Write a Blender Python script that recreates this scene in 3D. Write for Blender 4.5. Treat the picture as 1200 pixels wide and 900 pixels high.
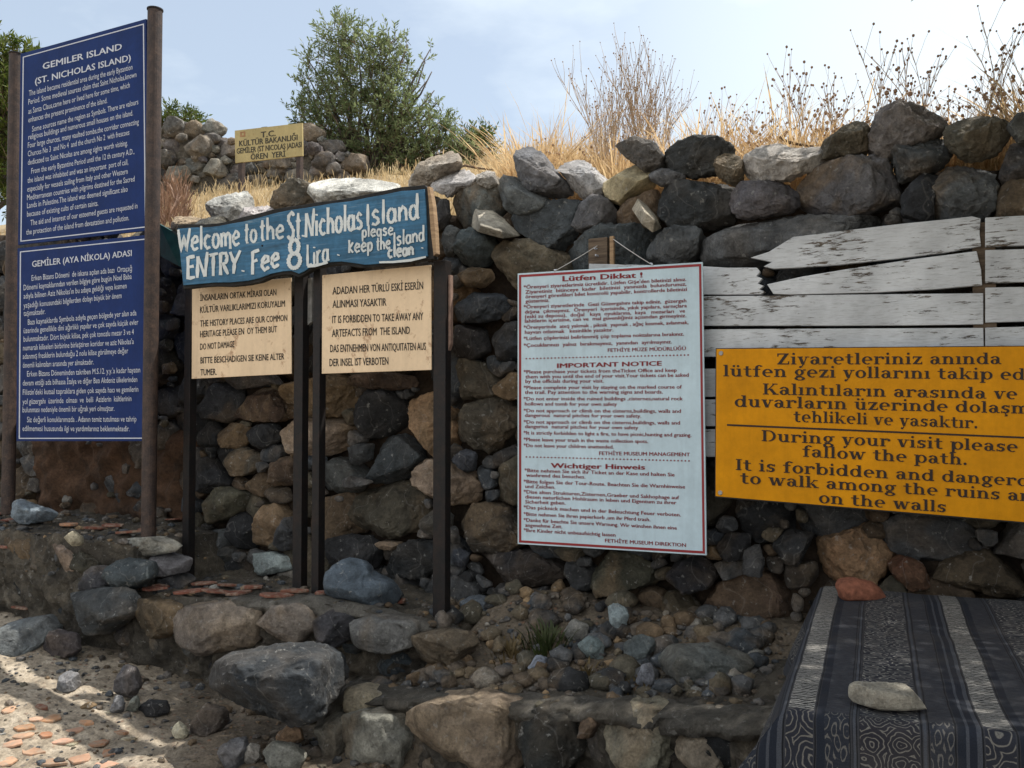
import bpy, bmesh, math, random
import numpy as np
from mathutils import Vector, noise, Matrix
R = math.radians
random.seed(7); rng = np.random.default_rng(7)
S = bpy.context.scene
for o in list(bpy.data.objects): bpy.data.objects.remove(o)
COL = S.collection

# ------------------------------------------------------------------ camera
ZC = 1.6                                   # eye height above the lowest path
PITCH = math.atan(0.030)
cam = bpy.data.objects.new('camera', bpy.data.cameras.new('camera')); COL.objects.link(cam)
cam.location = (0, 0, ZC); cam.rotation_euler = (math.pi/2 + PITCH, 0, 0)
cam.data.lens = 30.0; cam.data.sensor_width = 36.0; cam.data.clip_start = 0.05; cam.data.clip_end = 2000
S.camera = cam
# ------------------------------------------------------------------ light
SUN = Vector((0.50, 0.185, 1.0)).normalized()      # towards the sun: high, behind the wall, from the right
EL = math.asin(SUN.z); AZ = math.atan2(SUN.x, SUN.y)
SKY_STRENGTH = 0.12; SKY_FILL = 1.15; SUN_STRENGTH = 5.0; EXPOSURE = 0.38
def make_world():
    w = bpy.data.worlds.new('World'); S.world = w; w.use_nodes = True
    nt = w.node_tree; nt.nodes.clear(); N = nt.nodes.new; L = nt.links.new
    out = N('ShaderNodeOutputWorld'); bg = N('ShaderNodeBackground'); sky = N('ShaderNodeTexSky')
    sky.sky_type = 'NISHITA'; sky.sun_disc = False; sky.sun_elevation = EL; sky.sun_rotation = AZ
    sky.air_density = 1.1; sky.dust_density = 2.0; sky.ozone_density = 1.3
    tc = N('ShaderNodeTexCoord'); mp = N('ShaderNodeMapping'); mp.inputs['Scale'].default_value = (1.0, 1.0, 2.6)
    mp.inputs['Location'].default_value = (0.35, 0.2, 0.1)
    n1 = N('ShaderNodeTexNoise'); n1.inputs['Scale'].default_value = 2.3; n1.inputs['Detail'].default_value = 7; n1.inputs['Roughness'].default_value = .55
    L(tc.outputs['Generated'], mp.inputs['Vector']); L(mp.outputs['Vector'], n1.inputs['Vector'])
    rp = N('ShaderNodeValToRGB'); rp.color_ramp.elements[0].position = .47; rp.color_ramp.elements[1].position = .74
    L(n1.outputs['Fac'], rp.inputs['Fac'])
    # thicker thin-cloud veil towards the sun side
    dt = N('ShaderNodeVectorMath'); dt.operation = 'DOT_PRODUCT'; dt.inputs[1].default_value = Vector((0.62, 0.72, 0.32)).normalized()
    L(tc.outputs['Generated'], dt.inputs[0])
    mr = N('ShaderNodeMapRange'); mr.inputs['From Min'].default_value = .80; mr.inputs['From Max'].default_value = 1.0
    mr.inputs['To Min'].default_value = 0.0; mr.inputs['To Max'].default_value = .98
    L(dt.outputs['Value'], mr.inputs['Value'])
    mx = N('ShaderNodeMath'); mx.operation = 'MULTIPLY'; mx.inputs[1].default_value = .8; L(rp.outputs['Color'], mx.inputs[0])
    ad = N('ShaderNodeMath'); ad.operation = 'MAXIMUM'; L(mx.outputs[0], ad.inputs[0]); L(mr.outputs[0], ad.inputs[1])
    ad2 = N('ShaderNodeMath'); ad2.operation = 'MULTIPLY_ADD'; ad2.inputs[1].default_value = .62; ad2.inputs[2].default_value = .34; L(ad.outputs[0], ad2.inputs[0])
    mix = N('ShaderNodeMix'); mix.data_type = 'RGBA'
    mix.inputs['B'].default_value = (6.9, 7.6, 8.0, 1)
    L(ad2.outputs[0], mix.inputs['Factor']); L(sky.outputs['Color'], mix.inputs['A'])
    # added bright glow behind the camera, unseen, fills in the shaded side
    d2 = N('ShaderNodeVectorMath'); d2.operation = 'DOT_PRODUCT'; d2.inputs[1].default_value = Vector((-0.25, -0.85, 0.5)).normalized(); L(tc.outputs['Generated'], d2.inputs[0])
    m2 = N('ShaderNodeMapRange'); m2.interpolation_type = 'SMOOTHSTEP'; m2.inputs['From Min'].default_value = .3; m2.inputs['From Max'].default_value = .85
    L(d2.outputs['Value'], m2.inputs['Value']); vs = N('ShaderNodeMix'); vs.data_type = 'RGBA'; vs.inputs['B'].default_value = (7.4*SKY_FILL, 7.45*SKY_FILL, 7.45*SKY_FILL, 1)
    L(mix.outputs['Result'], vs.inputs['A']); L(m2.outputs[0], vs.inputs['Factor'])
    L(vs.outputs['Result'], bg.inputs['Color']); bg.inputs['Strength'].default_value = SKY_STRENGTH
    L(bg.outputs[0], out.inputs['Surface'])
make_world()
sl = bpy.data.lights.new('sun', 'SUN'); sl.energy = SUN_STRENGTH; sl.angle = R(0.5); sl.color = (1.0, 0.94, 0.85)
so = bpy.data.objects.new('sun', sl); COL.objects.link(so); so.rotation_euler = SUN.to_track_quat('Z', 'Y').to_euler(); so.location = SUN*20
S.view_settings.view_transform = 'Standard'; S.view_settings.look = 'None'; S.view_settings.gamma = 1.0
S.view_settings.exposure = EXPOSURE; S.view_settings.use_curve_mapping = False

# ------------------------------------------------------------------ frames of reference
CAM = Vector((0, 0, ZC)); F = 1000.0
_c, _s = math.cos(PITCH), math.sin(PITCH)
def ray(px, py):
    a = (px-600)/F; b = (450-py)/F
    return Vector((a, _c - b*_s, _s + b*_c))
def P(px, py, d):                                   # point at distance d in front of the lens plane
    r = ray(px, py); return CAM + r*(d/r.y)
WA = R(28.4)
U = Vector((math.cos(WA), -math.sin(WA), 0)); NN = Vector((-math.sin(WA), -math.cos(WA), 0)); Z = Vector((0, 0, 1))
W0 = Vector((0, 3.8, ZC))                           # the wall's face: s along U, h above eye height, t out of the wall
def sht(s, h, t=0.0): return W0 + U*s + Z*h + NN*t
def onplane(px, py, t=0.0):                         # ray to the plane parallel to the wall, t in front of it
    r = ray(px, py); k = (NN.dot(W0 + NN*t - CAM))/NN.dot(r); return CAM + r*k
def wsh(px, py, t=0.0):
    p = onplane(px, py, t) - W0; return (U.dot(p), p.z)
def st_of(p): q = p - W0; return U.dot(q), NN.dot(q)
def onlevel(px, py, z):                             # ray to a horizontal level
    r = ray(px, py); k = (z-ZC)/r.z; return CAM + r*k

# ------------------------------------------------------------------ mesh helpers
def world_loc(o):
    v = Vector((0, 0, 0))
    while o: v += Vector(o.location); o = o.parent
    return v
def link_mesh(name, verts, faces, mat, parent=None, smooth=False, origin=None, uvs=None, mats=None, midx=None):
    V = np.asarray(verts, dtype=float).reshape(-1, 3)
    if origin is None: org = (V.min(0)+V.max(0))/2; org[2] = org[2] if parent else V[:, 2].min()
    else: org = np.array(origin)
    me = bpy.data.meshes.new(name); me.from_pydata((V-org).tolist(), [], faces if isinstance(faces, list) else faces.tolist())
    for m in ([mat] if mats is None else mats): me.materials.append(m)
    if midx is not None: me.polygons.foreach_set('material_index', midx)
    if smooth: me.polygons.foreach_set('use_smooth', [True]*len(me.polygons))
    if uvs is not None:
        uv = me.uv_layers.new(name='UVMap'); li = np.zeros(len(me.loops), dtype=np.int32); me.loops.foreach_get('vertex_index', li)
        uv.data.foreach_set('uv', np.asarray(uvs, dtype=float)[li].ravel())
    me.update()
    o = bpy.data.objects.new(name, me); COL.objects.link(o)
    if parent: o.parent = parent; o.location = Vector(org) - world_loc(parent)
    else: o.location = org
    return o
def tag(o, label=None, cat=None, group=None, kind=None):
    if label: o['label'] = label
    if cat: o['category'] = cat
    if group: o['group'] = group
    if kind: o['kind'] = kind
    return o
def empty(name, loc, label, cat, group=None):
    o = bpy.data.objects.new(name, None); COL.objects.link(o); o.location = loc; o.empty_display_size = .1
    return tag(o, label, cat, group)

class MB:
    def __init__(s): s.v = []; s.f = []
    def add(s, vs, fs):
        b = len(s.v); s.v += [tuple(x) for x in vs]; s.f += [tuple(b+i for i in f) for f in fs]
    def box(s, c, ax, ay, az):                      # centre and three half vectors
        c, ax, ay, az = map(Vector, (c, ax, ay, az)); vs = []
        for k in (-1, 1):
            for i, j in ((-1, -1), (1, -1), (1, 1), (-1, 1)): vs.append(c+ax*i+ay*j+az*k)
        s.add(vs, [(0, 3, 2, 1), (4, 5, 6, 7), (0, 1, 5, 4), (1, 2, 6, 5), (2, 3, 7, 6), (3, 0, 4, 7)])
    def tube(s, pts, rad, n=6, cap=True):
        pts = [Vector(p) for p in pts]; b = len(s.v); m = len(pts)
        if not isinstance(rad, (list, tuple)): rad = [rad]*m
        for i, p in enumerate(pts):
            d = (pts[min(i+1, m-1)]-pts[max(i-1, 0)]).normalized()
            a = d.orthogonal().normalized() if abs(d.z) > .99 else d.cross(Z).normalized(); c = d.cross(a)
            for k in range(n):
                t = 2*math.pi*k/n; s.v.append(tuple(p + (a*math.cos(t)+c*math.sin(t))*rad[i]))
        for i in range(m-1):
            for k in range(n):
                s.f.append((b+i*n+k, b+i*n+(k+1) % n, b+(i+1)*n+(k+1) % n, b+(i+1)*n+k))
        if cap: s.f.append(tuple(b+k for k in range(n))[::-1]); s.f.append(tuple(b+(m-1)*n+k for k in range(n)))
    def slab(s, pts, thick, nrm):                   # polygon with thickness behind it
        pts = [Vector(p) for p in pts]; n = len(pts); q = [p-Vector(nrm)*thick for p in pts]
        s.add(pts+q, [tuple(range(n))[::-1], tuple(range(n, 2*n))] + [(i, (i+1) % n, n+(i+1) % n, n+i) for i in range(n)])
    def build(s, name, mat, parent=None, smooth=False, bevel=0, origin=None):
        o = link_mesh(name, s.v, s.f, mat, parent, smooth, origin)
        bm = bmesh.new(); bm.from_mesh(o.data); bmesh.ops.recalc_face_normals(bm, faces=bm.faces); bm.to_mesh(o.data); bm.free()
        if bevel:
            md = o.modifiers.new('bevel', 'BEVEL'); md.width = bevel; md.segments = 2; md.limit_method = 'ANGLE'; md.angle_limit = R(40)
        return o

# ------------------------------------------------------------------ material helpers
class NT:
    def __init__(s, name):
        s.m = bpy.data.materials.new(name); s.m.use_nodes = True; s.t = s.m.node_tree; s.b = s.t.nodes['Principled BSDF']
        s.b.inputs['Roughness'].default_value = .85
        s.b.inputs['Specular IOR Level'].default_value = .3
    def n(s, typ, **kw):
        x = s.t.nodes.new('ShaderNode'+typ)
        for k, v in kw.items(): setattr(x, k, v)
        return x
    def l(s, a, b): s.t.links.new(a, b)
    def val(s, x, sock):
        if hasattr(x, 'is_output'): s.l(x, sock)
        else:
            try: sock.default_value = x
            except Exception: sock.default_value = (x, x, x, 1) if not hasattr(x, '__len__') else tuple(x)
    def math(s, op, a, b=0.0, c=0.0):
        x = s.n('Math', operation=op); s.val(a, x.inputs[0]); s.val(b, x.inputs[1]); s.val(c, x.inputs[2]); return x.outputs[0]
    def mix(s, f, a, b, mode='MIX'):
        x = s.n('Mix', data_type='RGBA', blend_type=mode)
        s.val(f, x.inputs['Factor']); s.val(a if hasattr(a, 'is_output') else tuple(a)+(1,)*(4-len(a)), x.inputs['A']); s.val(b if hasattr(b, 'is_output') else tuple(b)+(1,)*(4-len(b)), x.inputs['B']); return x.outputs['Result']
    def coord(s, out='Object', scale=(1, 1, 1), rnd=False):
        tc = s.n('TexCoord'); mp = s.n('Mapping'); mp.inputs['Scale'].default_value = scale; s.l(tc.outputs[out], mp.inputs['Vector'])
        if rnd:
            oi = s.n('ObjectInfo'); v = s.n('CombineXYZ'); k = s.math('MULTIPLY', oi.outputs['Random'], 37.0)
            s.l(k, v.inputs[0]); s.l(k, v.inputs[1]); s.l(v.outputs[0], mp.inputs['Location'])
        return mp.outputs[0]
    def noise(s, vec, scale, detail=5, rough=.6, out='Fac', dist=0):
        x = s.n('TexNoise'); x.inputs['Scale'].default_value = scale; x.inputs['Detail'].default_value = detail; x.inputs['Roughness'].default_value = rough
        x.inputs['Distortion'].default_value = dist; s.l(vec, x.inputs['Vector']); return x.outputs[out]
    def voro(s, vec, scale, feat='F1', out='Distance'):
        x = s.n('TexVoronoi', feature=feat); x.inputs['Scale'].default_value = scale; s.l(vec, x.inputs['Vector']); return x.outputs[out]
    def ramp(s, f, stops, const=False):
        x = s.n('ValToRGB'); r = x.color_ramp; r.interpolation = 'CONSTANT' if const else 'LINEAR'
        while len(r.elements) < len(stops): r.elements.new(.5)
        for e, (p, c) in zip(r.elements, stops):
            e.position = p; e.color = (c, c, c, 1) if not hasattr(c, '__len__') else tuple(c)+(1,)*(4-len(c))
        s.val(f, x.inputs[0]); return x.outputs[0]
    def bump(s, h, strength=.5, dist=.01):
        x = s.n('Bump'); x.inputs['Strength'].default_value = strength; x.inputs['Distance'].default_value = dist
        s.l(h, x.inputs['Height'])
        if s.b.inputs['Normal'].is_linked: s.l(s.b.inputs['Normal'].links[0].from_socket, x.inputs['Normal'])
        s.l(x.outputs[0], s.b.inputs['Normal'])
    def color(s, c): s.val(c if hasattr(c, 'is_output') else tuple(c)+(1,)*(4-len(c)), s.b.inputs['Base Color'])
    def rough(s, r): s.val(r, s.b.inputs['Roughness'])

def flat(name, c, rough=.7, var=.12, scale=30, bump=0.0):
    m = NT(name); v = m.coord(); n = m.noise(v, scale)
    m.color(m.mix(1.0, c, m.ramp(n, [(.25, 1-var*1.6), (.75, 1+var)]), 'MULTIPLY')); m.rough(rough)
    if bump: m.bump(n, .6, bump)
    return m.m

def mat_rock(name='rock', tan=(.215, .155, .095), grain=1.0):
    m = NT(name); v = m.coord(rnd=True); oi = m.n('ObjectInfo'); base = oi.outputs['Color']
    big = m.noise(v, 4.5, 6, .62); mid = m.noise(v, 19, 8, .7); fine = m.noise(v, 110, 6, .7)
    c = m.mix(1.0, base, m.ramp(big, [(.30, .55), (.5, 1.0), (.72, 1.5)]), 'MULTIPLY')
    patch = m.ramp(m.noise(v, 3.4, 5, .6, dist=.6), [(.46, 0), (.60, 1)])
    c = m.mix(m.math('MULTIPLY', patch, oi.outputs['Alpha']), c, tan)
    c = m.mix(1.0, c, m.ramp(mid, [(.28, .45), (.5, 1.0), (.75, 1.55)]), 'MULTIPLY')
    # pale lichen and calcite specks, dark pits
    sp = m.ramp(m.noise(v, 42, 3, .55), [(.64, 0), (.70, 1)]); c = m.mix(m.math('MULTIPLY', sp, .38), c, (.42, .42, .40))
    pit = m.ramp(m.voro(v, 60), [(.05, .35), (.22, 1)]); c = m.mix(m.ramp(mid, [(.5, 0), (.62, .8)]), c, m.mix(1.0, c, pit, 'MULTIPLY'))
    c = m.mix(1.0, c, m.ramp(fine, [(.3, .7), (.7, 1.28)]), 'MULTIPLY')
    # veins
    wv = m.n('TexWave', wave_type='BANDS'); wv.inputs['Scale'].default_value = 2.2; wv.inputs['Distortion'].default_value = 16; wv.inputs['Detail'].default_value = 3; wv.inputs['Detail Scale'].default_value = 1.3
    m.l(v, wv.inputs['Vector']); vein = m.ramp(wv.outputs['Fac'], [(.992, 0), (1.0, 1)])
    c = m.mix(m.math('MULTIPLY', vein, .14), c, (.40, .39, .37))
    gm = m.n('NewGeometry'); c = m.mix(m.ramp(gm.outputs['Pointiness'], [(.515, 0), (.60, .45)]), c, m.mix(1.0, c, (2.3, 2.25, 2.15), 'MULTIPLY'))
    m.color(c); m.rough(m.ramp(fine, [(.3, .72), (.7, .95)]))
    m.bump(big, .6, .06); m.bump(mid, 1.0*grain, .035); m.bump(fine, .8*grain, .008)
    return m.m
M = {}
M['rock'] = mat_rock()
M['conglomerate'] = mat_rock('conglomerate', (.34, .27, .19), 1.7)
def mat_earth(name='earth', paving_sun_tint=True):
    m = NT(name); v = m.coord(); a = m.noise(v, 3, 6); b = m.noise(v, 26, 8, .7); c = m.voro(v, 34); d = m.noise(v, 120, 4)
    col = m.ramp(a, [(.3, (.06, .05, .039)), (.5, (.11, .09, .067)), (.7, (.17, .135, .10))])
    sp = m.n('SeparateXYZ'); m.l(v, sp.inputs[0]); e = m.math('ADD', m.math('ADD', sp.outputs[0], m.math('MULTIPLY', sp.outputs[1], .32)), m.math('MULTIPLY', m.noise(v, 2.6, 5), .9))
    paving_sun_ramp = m.ramp(e, [(0.0, 1), (.55, 1), (.75, 0)]); pv = m.n('MapRange'); pv.inputs['From Min'].default_value = .30 if paving_sun_tint else -90; pv.inputs['From Max'].default_value = .0 if paving_sun_tint else -99; m.l(e, pv.inputs['Value'])
    col = m.mix(pv.outputs[0], col, m.ramp(m.noise(v, 11, 6, .65), [(.3, (.17, .14, .105)), (.55, (.31, .265, .205)), (.75, (.43, .38, .31))]))  # old paving, its colour also lightened here to brighten the sunlit patch
    col = m.mix(1.0, col, m.ramp(b, [(.3, .55), (.7, 1.4)]), 'MULTIPLY')
    st = m.ramp(m.voro(v, 34, out='Color'), [(.0, (.10, .10, .10)), (.35, (.14, .125, .11)), (.6, (.20, .17, .135)), (.8, (.18, .09, .055)), (1, (.26, .235, .2))])
    col = m.mix(m.ramp(c, [(.18, .75), (.32, 0)]), col, st)
    col = m.mix(1.0, col, m.ramp(d, [(.3, .75), (.7, 1.25)]), 'MULTIPLY')
    m.color(col); m.rough(.95); m.bump(m.ramp(c, [(.1, 1), (.4, 0)]), .6, .012); m.bump(b, .7, .02); m.bump(d, .5, .004); return m.m
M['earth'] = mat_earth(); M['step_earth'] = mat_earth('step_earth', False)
def mat_soil(name, stops, sc=5):
    m = NT(name); v = m.coord(); a = m.noise(v, sc, 8, .65); b = m.noise(v, 60, 5, .7)
    m.color(m.mix(1.0, m.ramp(a, stops), m.ramp(b, [(.3, .6), (.7, 1.35)]), 'MULTIPLY')); m.rough(.95); m.bump(a, .6, .04); m.bump(b, .8, .01); return m.m
M['straw_soil'] = mat_soil('straw_soil', [(.3, (.16, .12, .075)), (.55, (.30, .235, .14)), (.75, (.42, .34, .21))])
M['core'] = mat_soil('core', [(.3, (.018, .014, .011)), (.6, (.045, .032, .022)), (.75, (.085, .055, .035))], 7)
M['mortar'] = mat_rock('mortar', (.15, .13, .10), 1.6)
M['clay'] = mat_soil('clay', [(.3, (.028, .018, .012)), (.5, (.07, .04, .024)), (.72, (.125, .07, .042))], 6)
def mat_tile():
    m = NT('terracotta'); v = m.coord(rnd=True); oi = m.n('ObjectInfo'); a = m.noise(v, 14, 6)
    c = m.mix(1.0, oi.outputs['Color'], m.ramp(a, [(.3, .65), (.7, 1.3)]), 'MULTIPLY')
    c = m.mix(m.ramp(m.noise(v, 40, 4), [(.45, 0), (.66, .75)]), c, (.27, .22, .17)); m.color(c); m.rough(.92); m.bump(m.noise(v, 70, 5), .5, .005); return m.m
M['tile'] = mat_tile()
def mat_leaf(name, c1, c2, trans=.35):
    m = NT(name); v = m.coord(); n = m.noise(v, 9, 2); col = m.ramp(n, [(.35, c1), (.65, c2)])
    m.color(col); m.rough(.55)
    tr = m.n('BsdfTranslucent'); m.l(col, tr.inputs['Color']); mx = m.n('MixShader'); mx.inputs[0].default_value = trans
    out = m.t.nodes['Material Output']; m.l(m.b.outputs[0], mx.inputs[1]); m.l(tr.outputs[0], mx.inputs[2]); m.l(mx.outputs[0], out.inputs['Surface']); return m.m
M['olive_leaf'] = mat_leaf('olive_leaf', (.10, .14, .055), (.27, .32, .16), .5)
M['green_leaf'] = mat_leaf('green_leaf', (.045, .075, .015), (.13, .17, .04), .4)
M['pine_leaf'] = mat_leaf('pine_leaf', (.045, .08, .012), (.16, .19, .04), .45)
M['dry_grass'] = mat_leaf('dry_grass', (.44, .32, .17), (.72, .59, .36), .45)
M['dry_weed'] = mat_leaf('dry_weed', (.46, .37, .27), (.70, .58, .44), .45)
M['rust_weed'] = mat_leaf('rust_weed', (.15, .085, .055), (.27, .16, .10), .3)
M['seed'] = flat('seed_head', (.34, .22, .15), .9, .3, 60)
M['bark'] = flat('bark', (.10, .085, .07), .95, .4, 40, .01)
M['twig'] = flat('twig', (.16, .11, .075), .95, .3, 40)
# ------------------------------------------------------------------ crest of the wall
CREST = [(-400, 262), (0, 258), (200, 266), (300, 252), (345, 240), (460, 226), (520, 228), (600, 210), (700, 208), (770, 200), (860, 205), (960, 186), (1040, 172), (1200, 158), (1500, 120)]
_cs = sorted(wsh(x, y) for x, y in CREST)
def crest_h(s): return float(np.interp(s, [a for a, b in _cs], [b for a, b in _cs]))
def fbm(p, o=4): return noise.fractal(p, 1.0, 2.0, o)

# ------------------------------------------------------------------ ground sheet
BACK_T = -.34
def path_h(s, t):                                   # height of the path relative to the eye
    h = -1.27 + .10*max(0, -1.0-s) + (.12*max(0, -1.9-s)) - .07*max(0, t-1.3)
    h = max(h, -1.6) if t < 6 else max(h-.01*(t-6), -3)
    # rubble bank along the foot of the wall right of the lower terrace
    k = min(1, max(0, (s+.35)/.3))
    bank = -.80 - .75*max(0, t-.02)*.62
    return max(h, bank*k + h*(1-k)) if t < .8 else h
def hill_h(s, t):
    d = BACK_T - t; base = crest_h(max(-4.5, min(2.4, s))) - .10
    k = min(1, max(0, (s+d*.25+.9)/1.6)); g = .385*(1-k)+.16*k
    return base + g*min(d, 5.5) + .05*max(0, min(d-5.5, 30))
def ground_z(s, t):
    p = Vector((s, t, 0))
    n = .030*fbm(p*2.2, 4) + .014*fbm(p*11, 3)
    if t <= BACK_T: return ZC + hill_h(s, t) + n*1.6
    return ZC + path_h(s, t) + n
def make_ground():
    def axis(lo, hi, step, far, g=1.22):
        a = list(np.arange(lo, hi, step)); st = step; x = a[-1]
        while x < far: st *= g; x += st; a.append(x)
        st = step; x = a[0]
        while x > -far: st *= g; x -= st; a.insert(0, x)
        return a
    ss = axis(-4.8, 2.8, .035, 400); ts = axis(-1.6, 2.9, .035, 400)
    i0 = min(range(len(ts)), key=lambda i: abs(ts[i]-BACK_T)); ts[i0] = BACK_T; ts[i0+1] = BACK_T+.004
    V = []; mi = []; F_ = []
    for t in ts:
        for s in ss:
            p = sht(s, 0, t); V.append((p.x, p.y, ground_z(s, t)))
    n = len(ss)
    for j in range(len(ts)-1):
        for i in range(n-1):
            F_.append((j*n+i, (j+1)*n+i, (j+1)*n+i+1, j*n+i+1)); mi.append(1 if ts[j] < BACK_T+.001 else 0)
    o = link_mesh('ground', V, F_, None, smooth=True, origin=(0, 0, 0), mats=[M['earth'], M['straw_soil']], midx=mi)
    tag(o, 'brown dirt path in front and straw covered slope behind the wall', 'ground', kind='structure')
make_ground()
def gpt(px, py):                                    # a pixel on the ground in front of the wall
    r = ray(px, py); lo, hi = 1.0, 12.0
    prev = None
    for i in range(400):
        k = 1.2 + i*.015; p = CAM + r*k; s, t = st_of(p)
        if p.z < ground_z(s, t): return p
    return p

# ------------------------------------------------------------------ rocks
def _ico(sub):
    bm = bmesh.new(); bmesh.ops.create_icosphere(bm, subdivisions=sub, radius=1.0)
    V = np.array([v.co[:] for v in bm.verts]); Fc = [tuple(v.index for v in f.verts) for f in bm.faces]; bm.free(); return V, Fc
ICO = {k: _ico(k) for k in (1, 2, 3, 4, 5)}
def rock_verts(poly, T, seed, sub=4, e=.56, facets=13, rough=1.05, front_bias=True, topcut=0):
    """poly: 2-D outline about its centre (metres); returns local (a, b, c) with c out of the face"""
    rs = np.random.default_rng(seed); D, Fc = ICO[sub]
    pl = np.array(poly); nA = 180; ang = np.linspace(-math.pi, math.pi, nA, endpoint=False); rad = np.zeros(nA)
    for i, a in enumerate(ang):
        d = np.array([math.cos(a), math.sin(a)]); best = 1e-3
        for k in range(len(pl)):
            p, q = pl[k], pl[(k+1) % len(pl)]; ex = q-p; den = d[0]*ex[1]-d[1]*ex[0]
            if abs(den) < 1e-9: continue
            tt = (p[0]*ex[1]-p[1]*ex[0])/den; uu = (p[0]*d[1]-p[1]*d[0])/den
            if tt > best and -1e-6 <= uu <= 1+1e-6: best = tt
        rad[i] = best
    rad = .4*rad + .2*(np.roll(rad, 1)+np.roll(rad, -1)) + .1*(np.roll(rad, 3)+np.roll(rad, -3))
    a, b, c = D[:, 0], D[:, 1], D[:, 2]
    th = np.arctan2(b, a); m = np.sqrt(a*a+b*b)
    r = np.interp(th, np.append(ang, math.pi), np.append(rad, rad[0]))
    mm = m**e; cc = np.sign(c)*np.abs(c)**e
    X = np.stack([r*mm*np.cos(th), r*mm*np.sin(th), T*cc], 1)
    size = float(rad.mean())
    for k in range(facets):                         # chip flat facets off
        nv = rs.normal(size=3)
        if front_bias: nv[2] = abs(nv[2])*1.7
        nv /= np.linalg.norm(nv); pr = X@nv; d = pr.max()*rs.uniform(.60, .90); over = np.maximum(pr-d, 0); X -= np.outer(over*.9, nv)
    if topcut:
        nv = np.array([rs.uniform(-.1, .35), rs.uniform(.68, .85), rs.uniform(.48, .62)]); nv /= np.linalg.norm(nv); pr = X@nv; d = pr.max()*topcut; over = np.maximum(pr-d, 0); X -= np.outer(over*.96, nv)
    off = Vector(rs.uniform(-50, 50, 3).tolist()); f1, f2, f3 = 1.3/size, 4.0/size, 11.0/size
    nr = X/np.maximum(np.linalg.norm(X, axis=1, keepdims=True), 1e-6)
    disp = np.empty(len(X))
    for i in range(len(X)):
        p = Vector(X[i]); q = p*f1+off
        disp[i] = .10*noise.noise(q) + .06*rough*(noise.ridged_multi_fractal(p*f2*.6+off, .9, 2.1, 4, 1.0, 2.0)-1.0) + .05*rough*noise.noise(p*f3*.7+off) + .02*rough*noise.noise(p*f3*2.1+off)
    X += nr*(disp*size)[:, None]
    for ax in (0, 1):                               # keep the outline's extent
        lo, hi = X[:, ax].min(), X[:, ax].max(); X[:, ax] = pl[:, ax].min() + (X[:, ax]-lo)*(np.ptp(pl[:, ax])/max(hi-lo, 1e-6))
    return X, Fc, size
STONES = []                                          # outlines already used on the wall (s, h)
GREY, BLUE, DARK, OLIVE, TAN, PALE, BROWN, RED = (.074, .078, .083), (.053, .062, .073), (.030, .032, .035), (.074, .068, .052), (.18, .128, .076), (.28, .225, .16), (.082, .060, .041), (.11, .05, .031)
def vary(c, k=.14):
    f = random.uniform(1-k, 1+k); return tuple(max(.02, x*f*random.uniform(.95, 1.05)) for x in c)
def wall_rock(name, poly_px, color, T=None, front=.03, patch=.35, sub=4, parent=None, seed=None, register=True, t0=0.0, grow=1.06, **kw):
    pts = np.array([wsh(x, y, t0) for x, y in poly_px]); pts = pts.mean(0) + (pts-pts.mean(0))*grow
    return wall_rock_sh(name, pts, color, T, front, patch, sub, parent, seed, register, t0, **kw)
def wall_rock_sh(name, pts, color, T=None, front=.03, patch=.35, sub=4, parent=None, seed=None, register=True, t0=0.0, mat='rock', **kw):
    c = pts.mean(0)
    if register: STONES.append(pts)
    if seed is None: seed = random.randint(0, 10**6)
    w, h = np.ptp(pts[:, 0]), np.ptp(pts[:, 1])
    if T is None: T = min(.17, max(.04, .46*min(w, h)))
    X, Fc, size = rock_verts(pts-c, T, seed, sub, **kw)
    o3 = sht(c[0], c[1], t0+front-T*.86)
    V = np.array(o3) + X[:, :1]*np.array(U) + X[:, 1:2]*np.array(Z) + X[:, 2:]*np.array(NN)
    o = link_mesh(name, V, Fc, M[mat], parent, smooth=True, origin=tuple(o3))
    o.data.polygons.foreach_set('use_smooth', [True]*len(o.data.polygons))
    clean = 1.0 + .75*min(1, max(0, (c[1]-.25)/.35)) if register else .92     # upper stones painted paler, the light up there put into their colour
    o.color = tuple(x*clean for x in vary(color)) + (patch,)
    return o
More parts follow.
